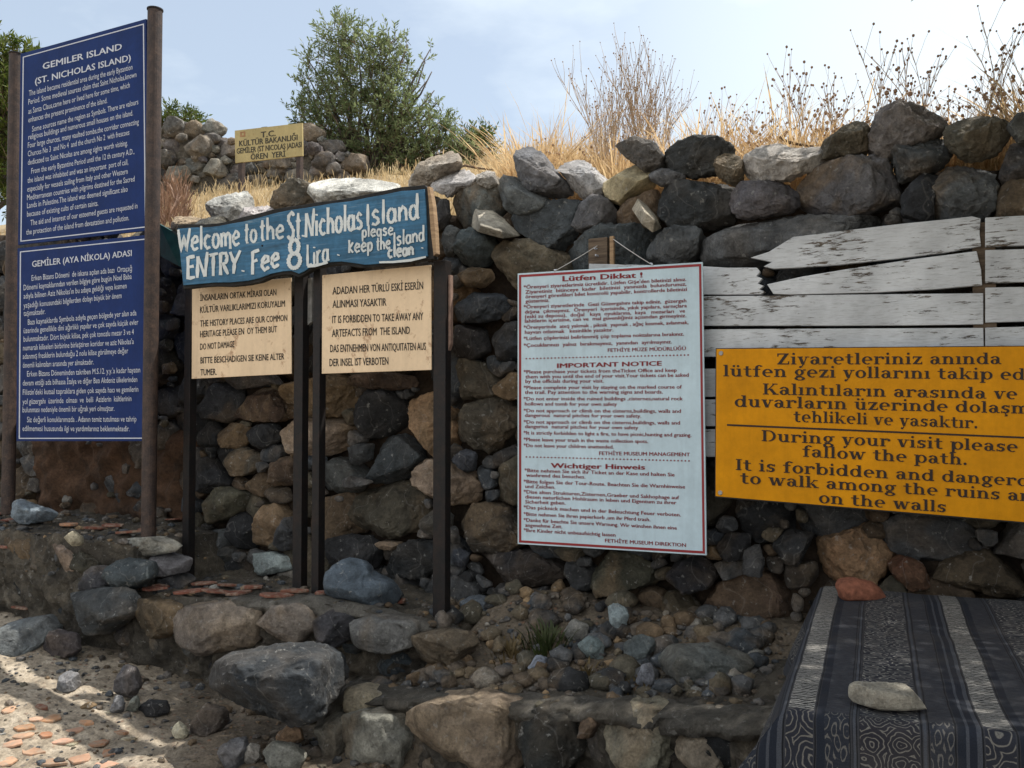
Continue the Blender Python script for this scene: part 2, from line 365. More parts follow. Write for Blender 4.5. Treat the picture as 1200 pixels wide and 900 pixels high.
# ------------------------------------------------------------------ the dry-stone wall
wall = empty('stone_wall', sht(0, -1.0, -.2), 'long dry stone wall of rough grey and tan boulders behind all the front notice boards', 'wall')
WALL_STONES = [  # outline in the photograph, colour, patchiness
 ([(519,230),(530,218),(545,212),(560,202),(572,206),(577,214),(577,237),(565,255),(550,265),(530,262),(519,245)], GREY, .8),
 ([(575,214),(585,204),(600,205),(617,222),(634,228),(630,242),(605,250),(592,243),(577,228)], GREY, .2),
 ([(594,253),(605,243),(640,231),(665,229),(680,237),(677,257),(665,276),(645,288),(625,283),(603,268)], BLUE, .05),
 ([(529,285),(536,270),(550,266),(567,271),(571,286),(561,306),(545,314),(532,304)], BLUE, .1),
 ([(561,293),(575,282),(600,278),(625,281),(654,288),(659,302),(657,318),(630,342),(605,352),(580,340),(572,325),(565,314)], OLIVE, .3),
 ([(668,266),(671,249),(690,232),(706,226),(716,245),(713,262),(695,264),(678,271)], GREY, .1),
 ([(714,260),(724,238),(745,222),(762,218),(765,236),(757,252),(740,264),(722,264)], BROWN, .3),
 ([(765,220),(775,212),(800,205),(835,201),(853,212),(855,240),(846,262),(820,265),(785,269),(768,250)], DARK, .12),
 ([(757,201),(768,195),(785,196),(799,205),(790,213),(770,216),(757,211)], GREY, .1),
 ([(657,290),(667,275),(700,261),(735,262),(756,269),(762,286),(753,312),(700,316),(664,320),(655,305)], BLUE, .08),
 ([(752,292),(761,275),(790,263),(813,265),(818,286),(816,313),(780,316),(754,308)], GREY, .1),
 ([(816,275),(825,261),(880,254),(1010,249),(1026,252),(1022,269),(960,292),(880,314),(830,313),(818,300)], GREY, .15),
 ([(852,245),(857,220),(870,212),(915,211),(932,219),(927,240),(916,251),(880,255),(857,256)], GREY, .2),
 ([(927,222),(945,200),(970,180),(1010,173),(1031,177),(1047,205),(1052,231),(1036,243),(1000,251),(965,250),(934,239)], GREY, .75),
 ([(1083,235),(1095,215),(1110,197),(1140,185),(1164,185),(1170,215),(1167,246),(1150,258),(1110,262),(1093,258)], GREY, .7),
 ([(1054,226),(1078,205),(1100,200),(1092,235),(1095,259),(1058,258)], DARK, .2),
 ([(1172,205),(1185,165),(1200,160),(1228,170),(1230,200),(1200,213),(1180,214)], GREY, .5),
 ([(1166,252),(1175,220),(1190,207),(1225,212),(1225,256),(1180,264)], BROWN, .3),
 ([(267,475),(272,462),(285,454),(310,452),(326,470),(330,485),(310,495),(285,494),(268,488)], BROWN, .8),
 ([(224,460),(240,446),(258,447),(266,465),(265,485),(250,495),(232,492),(225,475)], GREY, .4),
 ([(261,452),(270,440),(310,437),(326,442),(300,452),(280,456)], GREY, .2),
 ([(321,455),(335,440),(360,436),(400,438),(413,450),(405,469),(385,487),(350,489),(334,472)], TAN, .8),
 ([(317,515),(322,491),(345,488),(390,490),(401,505),(396,531),(360,534),(335,536),(322,525)], PALE, .7),
 ([(249,508),(262,496),(278,500),(281,515),(268,528),(258,524)], TAN, .5),
 ([(280,510),(295,498),(315,497),(318,515),(305,526),(288,526)], DARK, .1),
 ([(254,548),(262,532),(280,524),(296,533),(297,548),(285,557),(265,558)], OLIVE, .6),
 ([(222,545),(240,535),(255,555),(262,570),(245,579),(225,576)], DARK, .1),
 ([(299,560),(312,545),(335,535),(346,545),(345,566),(325,571),(308,569)], BROWN, .4),
 ([(223,500),(240,494),(250,505),(249,521),(230,526)], DARK, .1),
 ([(227,585),(240,574),(262,571),(282,580),(276,596),(262,613),(245,615),(228,608)], OLIVE, .3),
 ([(281,640),(295,615),(303,595),(331,593),(331,610),(318,631),(305,646),(290,647)], TAN, .7),
 ([(319,632),(330,612),(346,608),(346,641),(328,646)], GREY, .2),
 ([(262,630),(268,602),(291,602),(293,620),(281,646),(265,646)], DARK, .05),
 ([(221,630),(240,622),(258,622),(261,639),(240,643),(222,646)], GREY, .1),
 ([(231,655),(240,643),(260,642),(266,656),(250,669),(235,667)], GREY, .2),
 ([(291,660),(300,650),(318,648),(336,656),(330,669),(310,676)], (.27, .29, .31), .1),
 ([(404,500),(410,475),(425,460),(450,457),(463,475),(463,506),(440,512),(420,516)], DARK, .05),
 ([(401,440),(420,435),(480,435),(482,451),(450,457),(425,454)], BROWN, .3),
 ([(461,485),(470,470),(485,460),(500,459),(516,470),(523,500),(516,531),(507,538),(495,531),(475,511)], (.36, .24, .15), .7),
 ([(399,530),(410,520),(427,521),(425,536),(413,546)], GREY, .3),
 ([(417,550),(430,530),(440,513),(460,510),(481,530),(485,546),(475,563),(455,569),(430,563)], BLUE, .05),
 ([(371,545),(385,537),(405,545),(416,558),(411,576),(385,581),(369,571)], GREY, .2),
 ([(400,565),(415,558),(436,563),(425,571),(412,575)], GREY, .2),
 ([(477,562),(485,548),(500,540),(525,540),(546,555),(554,573),(546,589),(530,593),(510,589),(490,579)], PALE, .6),
 ([(524,490),(530,470),(550,461),(585,461),(601,480),(601,511),(585,529),(560,533),(535,521)], OLIVE, .4),
 ([(531,538),(543,527),(556,532),(554,549),(543,554)], BLUE, .1),
 ([(522,430),(535,420),(560,425),(576,446),(575,461),(545,468),(525,465)], OLIVE, .3),
 ([(574,450),(590,436),(608,439),(610,466),(590,469),(578,461)], TAN, .6),
 ([(565,395),(575,378),(603,374),(610,400),(606,421),(575,421)], BLUE, .1),
 ([(523,400),(535,380),(560,385),(565,411),(550,421),(528,419)], DARK, .05),
 ([(524,355),(545,341),(577,340),(590,356),(577,373),(540,379),(527,371)], BLUE, .05),
 ([(535,325),(545,312),(568,315),(573,326),(560,336),(540,336)], BROWN, .3),
 ([(393,610),(400,590),(412,575),(440,567),(475,567),(491,580),(491,611),(480,629),(450,632),(420,629),(402,623)], OLIVE, .25),
 ([(441,665),(455,650),(480,635),(511,635),(513,666),(490,679),(465,683)], DARK, .1),
 ([(374,645),(385,632),(430,630),(441,646),(436,669),(410,661),(385,661)], DARK, .05),
 ([(434,642),(445,635),(463,636),(456,646)], PALE, .3),
 ([(491,615),(500,600),(515,597),(526,605),(523,621),(505,627)], GREY, .2),
 ([(530,610),(540,595),(560,590),(590,600),(607,611),(607,641),(580,651),(555,651),(540,646)], OLIVE, .5),
 ([(527,665),(535,644),(546,650),(541,666)], BLUE, .1),
 ([(554,665),(565,651),(600,648),(641,650),(656,669),(641,686),(610,691),(570,683)], DARK, .2),
 ([(644,645),(660,638),(681,643),(674,659),(655,658)], OLIVE, .4),
 ([(687,690),(691,660),(705,649),(730,649),(756,665),(762,686),(745,696),(715,707),(700,705)], OLIVE, .5),
 ([(774,690),(790,664),(820,654),(836,675),(826,691),(800,698)], DARK, .3),
 ([(808,720),(825,700),(850,684),(885,674),(911,680),(922,706),(916,736),(890,756),(865,758),(840,746),(814,736)], BROWN, .3),
 ([(769,715),(775,700),(800,696),(813,715),(811,736),(790,743),(778,736)], BROWN, .5),
 ([(872,660),(877,644),(888,639),(896,660),(891,676),(875,673)], GREY, .2),
 ([(952,645),(956,625),(975,614),(996,617),(1016,640),(1041,655),(1046,671),(1020,693),(985,681),(960,683)], (.30, .19, .11), .5),
 ([(1039,670),(1050,654),(1080,664),(1091,691),(1070,696)], RED, .2),
 ([(1094,690),(1105,664),(1140,649),(1180,649),(1201,670),(1206,701),(1150,703)], BROWN, .3),
 ([(838,640),(850,625),(875,628),(872,652),(850,660)], DARK, .2),
 ([(905,640),(918,622),(948,628),(950,655),(925,668)], DARK, .2),
 ([(510,235),(520,232),(522,250),(515,268),(506,258)], DARK, .1),
 ([(512,280),(520,262),(532,268),(527,290),(517,300)], GREY, .1),
]
for poly, c, pa in WALL_STONES:
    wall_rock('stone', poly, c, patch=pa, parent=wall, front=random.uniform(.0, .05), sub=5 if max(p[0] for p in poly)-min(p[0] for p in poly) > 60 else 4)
N_TRACED = len(WALL_STONES)
def inside(p, poly):
    x, y = p; c = False; n = len(poly)
    for i in range(n):
        x1, y1 = poly[i]; x2, y2 = poly[(i+1) % n]
        if (y1 > y) != (y2 > y) and x < (x2-x1)*(y-y1)/(y2-y1)+x1: c = not c
    return c
def pdist(p, poly):
    p = np.array(p); a = poly; b = np.roll(poly, -1, 0); ab = b-a
    t = np.clip(((p-a)*ab).sum(1)/np.maximum((ab*ab).sum(1), 1e-9), 0, 1); return np.min(np.linalg.norm(a+ab*t[:, None]-p, axis=1))
# ------------------------------------------------------------------ loose stones along the top of the wall, each a thing of its own
CRESTS = [
 ([(190,264),(200,251),(225,252),(234,258),(226,268),(195,270)], PALE, .3, 'flat pale stone on the wall top just right of the tall blue sign post', None),
 ([(229,247),(246,230),(262,218),(276,230),(281,250),(270,259),(250,258),(235,256)], (.34,.34,.33), .2, 'spiky pale grey rock standing above the word Welcome on the wall top', None),
 ([(272,258),(282,245),(305,237),(319,243),(311,254),(285,264)], (.26,.25,.23), .3, 'low flat grey stone between the spiky rock and the pitted brown rock', None),
 ([(309,231),(325,222),(336,207),(356,220),(362,233),(350,242),(330,248),(313,242)], OLIVE, .7, 'pitted brown pyramid shaped rock left of the long white topped slab', None),
 ([(355,217),(368,207),(395,203),(430,204),(449,212),(458,223),(430,230),(395,238),(363,240)], (.38,.37,.35), .1, 'long flat slab with a sunlit white top behind the blue welcome board', None),
 ([(227,266),(240,256),(259,252),(260,263),(240,268)], (.33,.31,.28), .3, 'small pale stone tucked under the spiky grey rock', None),
 ([(473,212),(495,190),(516,172),(526,178),(533,191),(522,199),(500,216),(482,220)], (.23,.21,.18), .6, 'jagged brown rock above the right end of the welcome board', None),
 ([(499,216),(519,197),(530,193),(553,210),(546,219),(535,220),(520,228),(504,223)], (.30,.30,.29), .1, 'block with a smooth sunlit sloping face beside the welcome board end', None),
 ([(555,206),(562,196),(572,200),(578,214),(568,219),(557,216)], (.33,.32,.29), .2, 'small pitted pale stone right of the smooth faced block', None),
 ([(599,180),(607,166),(621,172),(638,195),(653,206),(657,219),(640,224),(620,221),(603,206)], GREY, .2, 'tall leaning dark rock with a rough crusted top on the middle of the wall', None),
 ([(645,188),(655,177),(668,183),(690,200),(704,210),(703,221),(690,233),(677,233),(660,219),(646,201)], (.21,.215,.22), .2, 'rounded grey rock with white crusted shoulder right of the leaning dark rock', None),
 ([(701,213),(735,183),(757,202),(753,211),(722,236),(707,229)], (.36,.30,.205), .1, 'smooth tan squared block tilted on the wall top', .11),
 ([(720,167),(742,158),(759,163),(774,189),(767,199),(752,201),(740,187),(727,178)], BLUE, .35, 'three cornered dark grey stone above the tilted tan block', None),
 ([(773,178),(790,166),(820,154),(841,156),(854,170),(852,186),(838,198),(815,204),(790,201),(775,191)], DARK, .1, 'big dark domed boulder right of the three cornered stone', None),
 ([(834,187),(852,174),(868,187),(869,204),(860,214),(850,208),(837,201)], OLIVE, .6, 'small tan stone wedged between the dark domed boulder and the white crusted rock', None),
 ([(867,200),(871,180),(885,168),(900,161),(925,171),(956,165),(964,180),(951,196),(915,209),(879,212)], (.33,.32,.29), .5, 'wide rock with a bright white crusted top', None),
 ([(957,178),(967,155),(985,141),(1005,135),(1017,145),(1020,160),(1012,175),(985,179),(964,183)], OLIVE, .5, 'rounded brown rock left of the tall pointed boulder', None),
 ([(1014,177),(1024,155),(1036,121),(1055,112),(1081,116),(1101,130),(1108,141),(1086,156),(1060,167),(1034,182)], (.145,.14,.145), .3, 'tall pointed dark boulder that stands highest on the wall', None),
 ([(1039,180),(1065,164),(1092,150),(1109,165),(1114,179),(1101,193),(1060,208),(1049,206),(1041,191)], GREY, .5, 'two toned slab leaning below the tall pointed boulder', None),
 ([(1106,156),(1117,138),(1145,129),(1170,132),(1186,142),(1186,156),(1176,171),(1150,183),(1130,183),(1111,173)], OLIVE, .4, 'big rounded brown boulder right of the tall pointed one', None),
 ([(1181,151),(1191,136),(1220,129),(1245,150),(1228,166),(1195,167)], GREY, .3, 'dark stone cut by the right edge of the picture on the wall top', None),
]
TOPCUT = {0: .3, 1: .28, 2: .3, 4: .08, 6: .32, 7: .15, 8: .25, 9: .5, 10: .30, 11: .66, 14: .45, 15: .18, 16: .6, 18: .4, 19: .65}
for i, (poly, c, pa, lab, T) in enumerate(CRESTS):
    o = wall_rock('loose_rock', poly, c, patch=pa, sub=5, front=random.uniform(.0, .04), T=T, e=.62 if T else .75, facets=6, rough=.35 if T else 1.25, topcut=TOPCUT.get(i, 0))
    tag(o, lab, 'rock', 'loose rocks along the top of the wall')
def cut_block(quad, body, color, label):            # squared block whose upper face catches the sun; quad/body = (px, py, t)
    bm = bmesh.new()
    for x, y, t in quad+body: bm.verts.new(onplane(x, y, t))
    bmesh.ops.convex_hull(bm, input=bm.verts[:]); org = sum((v.co for v in bm.verts), Vector())/len(bm.verts)
    for v in bm.verts: v.co -= org
    bmesh.ops.dissolve_limit(bm, angle_limit=R(4), verts=bm.verts[:], edges=bm.edges[:])
    me = bpy.data.meshes.new('cut_block'); bm.to_mesh(me); bm.free(); me.materials.append(M['rock'])
    o = bpy.data.objects.new('cut_block', me); COL.objects.link(o); o.location = org; o.color = color+(.05,)
    b = o.modifiers.new('bevel', 'BEVEL'); b.width = .005; b.segments = 2
    tag(o, label, 'cut stone', 'squared blocks wedged in the wall'); return o
cut_block([(556,239,-.06),(577,246,-.06),(587,271,.13),(563,264,.13)], [(552,266,-.06),(590,280,.10),(611,277,-.08),(560,272,.1),(600,262,-.08)], (.36,.34,.29),
          'squared block with a white sunlit face wedged in the wall left of centre')
cut_block([(747,232,-.02),(757,239,-.02),(768,258,.13),(756,249,.13)], [(740,245,.0),(752,263,.11),(765,273,.09),(776,268,-.02),(768,252,-.02)], (.36,.33,.27),
          'squared block with a narrow white sunlit face wedged above the white notice')

# the stones not traced one by one: seeds grown until they meet, like a packed dry-stone wall
def foot_h(s): return -.92 if s > -1.9 else -.75
CELL = .011; GS = np.arange(-7.4, 2.9, CELL); GH = np.arange(-.95, 1.15, CELL)
gs, gh = np.meshgrid(GS, GH); occ = np.zeros(gs.shape, bool)
for q in STONES:
    i0, i1 = np.searchsorted(GS, [q[:, 0].min(), q[:, 0].max()]); j0, j1 = np.searchsorted(GH, [q[:, 1].min(), q[:, 1].max()])
    for j in range(j0, min(j1+1, len(GH))):
        for i in range(i0, min(i1+1, len(GS))):
            if inside((GS[i], GH[j]), q): occ[j, i] = True
topv = np.array([crest_h(s) for s in GS]); occ |= gh > topv[None, :]
fill = []
for r0, r1, tries in ((.105, .15, 2200), (.075, .105, 3700), (.05, .075, 7000), (.03, .05, 12000), (.019, .03, 17000)):
    for _ in range(tries):
        s = random.uniform(-7.38, 2.88); r = random.uniform(r0, r1); h = random.uniform(foot_h(s), crest_h(s)-r*.6)
        i = int((s-GS[0])/CELL); j = int((h-GH[0])/CELL)
        if i < 0 or j < 0 or i >= len(GS) or j >= len(GH): continue
        m = max(1, int(r*.62/CELL))
        if occ[max(0, j-m):j+m+1, max(0, i-m):i+m+1].any(): continue
        if any(abs(s-p[0]) < 1.2*(r+p[2]) and math.hypot((s-p[0])/1.2, (h-p[1])) < (r+p[2])*.84 for p in fill): continue
        fill.append((s, h, r))
fill.sort(key=lambda f: -f[2])
best = np.full(gs.shape, 1.75); own = np.full(gs.shape, -1)
for k, (s, h, r) in enumerate(fill):
    i0, i1 = np.searchsorted(GS, [s-2.4*r, s+2.4*r]); j0, j1 = np.searchsorted(GH, [h-2.2*r, h+2.2*r])
    d = np.hypot((gs[j0:j1, i0:i1]-s)/1.18, gh[j0:j1, i0:i1]-h)/r; sub_b = best[j0:j1, i0:i1]; m = d < sub_b
    sub_b[m] = d[m]; own[j0:j1, i0:i1][m] = k
own[occ] = -1
def hull(p):
    p = sorted(map(tuple, p)); 
    def half(q):
        o = []
        for x in q:
            while len(o) > 1 and (o[-1][0]-o[-2][0])*(x[1]-o[-2][1])-(o[-1][1]-o[-2][1])*(x[0]-o[-2][0]) <= 0: o.pop()
            o.append(x)
        return o[:-1]
    return np.array(half(p)+half(p[::-1]))
small_V, small_F = [], []
made = []
order = np.argsort(own.ravel(), kind='stable'); so_ = own.ravel()[order]; cut = np.searchsorted(so_, np.arange(len(fill)+1))
for k, (s, h, r) in enumerate(fill):
    idx = order[cut[k]:cut[k+1]]
    if len(idx) < 9: continue
    pts = hull(np.stack([gs.ravel()[idx], gh.ravel()[idx]], 1))
    if len(pts) < 4: continue
    c = pts.mean(0); pts = c+(pts-c)*1.07; made.append((len(idx), s, h, pts))
made.sort(key=lambda q: (not -3.9 < q[1] < 2.0, -q[0]))
for i, (area, s, h, pts) in enumerate(made):
    left = s < -2.1 and h < -.2
    if -3.5 < s < -2.15 and -.8 < h < -.12 and random.random() < .45: continue       # bare reddish clay here
    c = random.choice([DARK, BROWN, OLIVE, DARK]) if s > .2 and h < -.45 else random.choice([GREY, GREY, BLUE, BLUE, DARK, DARK, DARK, OLIVE, OLIVE, BROWN, TAN]) if not left else random.choice([BROWN, RED, BROWN, DARK, OLIVE])  # low right stones tinted darker for the shade under the boards
    w = min(np.ptp(pts[:, 0]), np.ptp(pts[:, 1]))
    if i < 100-N_TRACED:
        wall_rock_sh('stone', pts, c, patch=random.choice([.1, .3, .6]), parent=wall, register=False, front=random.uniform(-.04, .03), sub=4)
    else:
        cc = pts.mean(0); T = max(.03, w*.45); X, Fc, _ = rock_verts(pts-cc, T, random.randint(0, 10**6), 4 if w > .12 else 3 if w > .05 else 2, rough=1.0)
        o3 = sht(cc[0], cc[1], random.uniform(-.05, .01) - T*.86)
        b = sum(len(v) for v in small_V); small_V.append(np.array(o3) + X[:, :1]*np.array(U) + X[:, 1:2]*np.array(Z) + X[:, 2:]*np.array(NN)); small_F += [tuple(b+q for q in f) for f in Fc]
print('stones', len(made))
def island_color(mat_name, ramp_stops):              # stone material whose tint changes from stone to stone of one mesh
    m = mat_rock(mat_name); nt = m.node_tree; oi = [n for n in nt.nodes if n.type == 'OBJECT_INFO'][-1]
    g = nt.nodes.new('ShaderNodeNewGeometry'); rp = nt.nodes.new('ShaderNodeValToRGB'); rp.color_ramp.interpolation = 'CONSTANT'
    while len(rp.color_ramp.elements) < len(ramp_stops): rp.color_ramp.elements.new(.5)
    for e, (p, c) in zip(rp.color_ramp.elements, ramp_stops): e.position = p; e.color = tuple(c)+(1,)
    nt.links.new(g.outputs['Random Per Island'], rp.inputs[0])
    for lk in list(nt.links):
        if lk.from_node == oi and lk.from_socket.name == 'Color': nt.links.new(rp.outputs[0], lk.to_socket)
    return m
M['rubble'] = island_color('rubble', [(0, GREY), (.25, BLUE), (.45, DARK), (.68, OLIVE), (.82, BROWN), (.95, TAN), (.98, (.19,.19,.18))])
if small_V:
    o = link_mesh('packing_stones', np.concatenate(small_V), small_F, M['rubble'], wall, smooth=True); o['kind'] = 'stuff'; o.color = GREY+(.3,)
def make_core():
    V, Fc = [], []; ss = np.arange(-14, 4.2, .06); prof = []
    n = 0
    for s in ss:
        top = crest_h(s)-.07; hs = np.linspace(-1.5, top, 40)
        col = [(s, h, -.15+.05*noise.noise(Vector((s*5, h*5, 1)))+.03*noise.noise(Vector((s*17, h*17, 4)))) for h in hs]
        col += [(s, top+.02*noise.noise(Vector((s*9, 2, 2))), t) for t in (-.2, -.3, -.42, -.6)] + [(s, -1.5, -.6)]
        n = len(col); V += [sht(*c) for c in col]
    for i in range(len(ss)-1):
        for j in range(n-1): Fc.append((i*n+j, (i+1)*n+j, (i+1)*n+j+1, i*n+j+1))
    Fc.append(tuple(range(n))); Fc.append(tuple(range((len(ss)-1)*n, len(ss)*n))[::-1])
    V = np.array([tuple(v) for v in V]); o = link_mesh('earth_core', V, Fc, M['core'], wall, smooth=True)
make_core()
def clay_patch():
    ss = np.arange(-3.7, -2.0, .025); hs = np.arange(-.95, -.05, .025); V, Fc = [], []
    for s_ in ss:
        for h_ in hs:
            e = min(1, (s_+3.7)/.2, (-2.0-s_)/.2, (-.05-h_)/.15); q = Vector((s_*2.5, h_*2.5, 6)); t = -.05+.07*fbm(q, 4)+.05*(noise.ridged_multi_fractal(q*2.1, .9, 2.1, 4, 1, 2)-1.1)-.16*(1-max(0, e))
            V.append(tuple(sht(s_, h_, t)))
    n = len(hs)
    for i in range(len(ss)-1):
        for j in range(n-1): Fc.append((i*n+j, (i+1)*n+j, (i+1)*n+j+1, i*n+j+1))
    link_mesh('clay_patch', V, Fc, M['clay'], wall, smooth=True)
clay_patch()

# ------------------------------------------------------------------ low terraces in front of the wall
def terrace_mass(name, s0, s1, edge, top, foot, mat, parent, sag=None):
    """rough mass between the wall and an uneven front edge; edge(s), top(s) give t and height"""
    V, Fc = [], []; ns = int((s1-s0)/.022)+1; ss = np.linspace(s0, s1, ns); n = 0
    for s in ss:
        e = edge(s); tp = top(s); col = []
        endk = min(1, (s-s0)/.05, (s1-s)/.05); endk = math.sqrt(max(0, min(1, endk)))
        for j in range(16):                         # top, from the wall outward
            t = -.1+(e+.1)*j/15; q = Vector((s*6, t*6, 7)); q2 = q*4
            col.append((s, foot+(tp-foot)*endk + .024*fbm(q, 3)+.014*fbm(q2, 3), t))
        H = (tp-foot)*endk
        for j in range(1, 34):                      # face, downward
            k = j/33; h = foot+H*(1-k); q = Vector((s*5, h*5, 3))
            bulge = .02*math.sin(math.pi*min(1, k*1.25)) + .04*fbm(q, 4)+.045*(noise.ridged_multi_fractal(q*2.6, .9, 2.1, 4, 1, 2)-1.1)-.015
            col.append((s, h, e+min(1, k*6)*bulge + .05*k))
        n = len(col); V += [tuple(sht(*c)) for c in col]
    for i in range(ns-1):
        for j in range(n-1): Fc.append((i*n+j, i*n+j+1, (i+1)*n+j+1, (i+1)*n+j))
    Fc.append(tuple(range(n))[::-1]); Fc.append(tuple((ns-1)*n+j for j in range(n)))
    o = link_mesh(name, V, Fc, mat, parent, smooth=True); o.color = (.082, .074, .062, .8); return o
def edgefn(pts):                                     # front edge: pixels with their distance t from the wall -> edge(s), top(s)
    ks = []
    for x, y, t in pts:
        q = onplane(x, y, t)-W0; ks.append((U.dot(q), t, q.z))
    ks.sort(); A = [k[0] for k in ks]; B = [k[1] for k in ks]; H = [k[2] for k in ks]
    return (lambda s: float(np.interp(s, A, B)) + .02*noise.noise(Vector((s*7, 1, 9)))), (lambda s: float(np.interp(s, A, H))), A[0], A[-1]
terr_a = empty('upper_terrace', sht(-3, -1.2, .3), 'upper mortared stone terrace at the left that carries the blue sign posts', 'terrace')
ea, ha, a0, a1 = edgefn([(-260,600,.75), (0,622,.68), (100,633,.62), (160,641,.5), (200,648,.36), (226,654,.16)])
terrace_mass('mortar_bed', a0, a1, ea, ha, -1.5, M['mortar'], terr_a)
terr_b = empty('lower_terrace', sht(-1, -1.3, .3), 'lower stone terrace topped with red tile shards that carries the cream notice posts', 'terrace')
eb, hb, b0, b1 = edgefn([(140,693,.56), (220,700,.53), (300,706,.5), (370,706,.48), (430,720,.45), (500,737,.42), (552,746,.28)])
terrace_mass('mortar_bed', b0, b1, eb, hb, -1.5, M['mortar'], terr_b)
terr_c = empty('front_step', sht(.5, -1.4, .6), 'low rough stone step across the foreground below the white notice', 'step')
ec, hc, c0, c1 = edgefn([(372,808,.62), (420,814,.72), (480,822,.78), (600,828,.8), (700,834,.82), (800,842,.85), (900,850,.9), (1150,880,1.0)])
terrace_mass('earth_bed', c0, c1, ec, hc, -1.62, M['mortar'], terr_c)
def pack_face(parent, edge, top, s0, s1, n, depth, traced=()):
    """stones set side by side in the face of a terrace: the large ones parts of their own, the small ones one mass"""
    V, Fc = [], []; b = 0; got = []; k_big = 0
    for r0, r1, tries in ((.08, .12, 260), (.055, .08, 400), (.03, .05, 120), (.016, .03, 160)):
        for _ in range(tries):
            s = random.uniform(s0+.03, s1-.03); r = random.uniform(r0, r1); h = top(s)-r*.75-.015-random.random()*depth
            if any(math.hypot((s-p[0])/1.3, h-p[1]) < (r+p[2])*.86 for p in got): continue
            got.append((s, h, r))
    for s, h, r in got:
        k = 8; a0 = random.uniform(0, 6)
        poly = np.array([(1.42*r*random.uniform(.8, 1.12)*math.cos(a0+6.283*j/k), 1.05*r*random.uniform(.8, 1.12)*math.sin(a0+6.283*j/k)) for j in range(k)])
        if r > .05 and k_big < 60:
            k_big += 1; pts = poly+np.array([s, h])
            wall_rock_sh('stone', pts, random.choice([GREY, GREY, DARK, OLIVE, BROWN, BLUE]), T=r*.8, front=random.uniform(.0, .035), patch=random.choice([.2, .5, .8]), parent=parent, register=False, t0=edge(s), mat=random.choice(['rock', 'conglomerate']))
        else:
            X, F0, _ = rock_verts(poly, r*.8, random.randint(0, 10**6), 2 if r < .03 else 3, rough=1.2); o3 = sht(s, h, edge(s)+random.uniform(-.03, -.005))
            V.append(np.array(o3)+X[:, :1]*np.array(U)+X[:, 1:2]*np.array(Z)+X[:, 2:]*np.array(NN)); Fc += [tuple(b+q for q in f) for f in F0]; b += len(X)
    o = link_mesh('packing_stones', np.concatenate(V), Fc, M['rubble'], parent, smooth=True); o['kind'] = 'stuff'; o.color = GREY+(.4,)
pack_face(terr_a, ea, ha, a0, a1, 130, .42); pack_face(terr_b, eb, hb, b0, b1, 110, .40); pack_face(terr_c, ec, hc, c0, c1, 130, .40)
def mortar_lip(parent, edge, top, s0, s1, hw, hh, col):
    V, Fc = [], []; n = 10; ss = np.arange(s0, s1, .02)
    for s in ss:
        k = min(1, (s-s0)/.06, (s1-s)/.06)**.5 if s1-s > 0 and s-s0 > 0 else .05
        for j in range(n):
            a = 6.283*j/n; q = Vector((s*7, a, 4)); f = k*(1+.35*fbm(q, 3)+.25*noise.noise(Vector((s*21, math.cos(a)*2, math.sin(a)*2))))
            V.append(tuple(sht(s, top(s)-.014+hh*f*math.sin(a)+.008*noise.noise(Vector((s*9, 3, 3))), edge(s)-hw*.55+hw*f*math.cos(a))))
    m = len(ss)
    for i in range(m-1):
        for j in range(n): Fc.append((i*n+j, i*n+(j+1) % n, (i+1)*n+(j+1) % n, (i+1)*n+j))
    link_mesh('mortar_lip', V, Fc, M['mortar'], parent, smooth=True).color = col
mortar_lip(terr_b, eb, hb, wsh(262, 704, .5)[0], b1-.03, .075, .034, (.17, .16, .14, .3))
mortar_lip(terr_c, ec, hc, c0+.1, c1-.3, .10, .036, (.105, .098, .085, .4))
def face_stone(parent, poly, color, pa, t, T=None, mat='rock', **kw):
    return wall_rock('stone', poly, color, T=T or .09, front=.062 if parent is not terr_b else .075, patch=pa, e=.5, parent=parent, t0=t, register=False, mat=mat, **kw)
for i, (poly, c, pa) in enumerate([
    ([(133,648),(150,632),(175,630),(196,636),(190,649),(165,654)], (.30,.30,.27), .3),
    ([(-10,628),(20,622),(52,632),(62,655),(48,676),(10,672),(-12,655)], BROWN, .4),
    ([(58,645),(75,634),(96,645),(97,664),(80,674),(62,668)], (.24,.19,.15), .5),
    ([(122,668),(140,656),(166,662),(170,680),(150,693),(128,690)], BLUE, .1),
    ([(170,652),(190,650),(208,656),(204,672),(180,676)], (.22,.23,.24), .1),
    ([(5,680),(25,672),(50,682),(48,702),(20,706)], DARK, .2), ([(96,672),(112,664),(122,676),(118,694),(100,694)], GREY, .4),
    ([(180,678),(200,672),(214,680),(210,690),(185,692)], GREY, .2)]):
    face_stone(terr_a, poly, c, pa, {0: .45, 4: .40, 7: .38}.get(i, .62))
for i, (poly, c, pa, mt) in enumerate([
    ([(75,705),(90,692),(120,689),(148,704),(146,726),(125,744),(100,743),(79,726)], GREY, .2, 'rock'),
    ([(157,712),(175,701),(206,714),(206,736),(190,749),(164,741)], BROWN, .6, 'rock'),
    ([(204,725),(225,708),(262,706),(292,716),(296,740),(280,762),(240,768),(212,757)], (.30,.27,.23), .6, 'conglomerate'),
    ([(296,735),(305,714),(340,707),(361,714),(368,736),(346,759),(319,749)], (.21,.19,.165), .6, 'rock'),
    ([(371,730),(382,716),(402,722),(404,748),(388,760),(373,750)], GREY, .3, 'rock'),
    ([(406,728),(440,722),(480,728),(482,756),(450,766),(408,758)], (.17,.17,.165), .3, 'rock'),
    ([(484,745),(505,738),(536,742),(548,760),(530,778),(492,774)], OLIVE, .6, 'conglomerate'),
    ([(362,755),(372,752),(378,768),(366,772)], GREY, .2, 'rock')]):
    face_stone(terr_b, poly, c, pa, {0: .70, 1: .60, 2: .56}.get(i, .52), mat=mt)
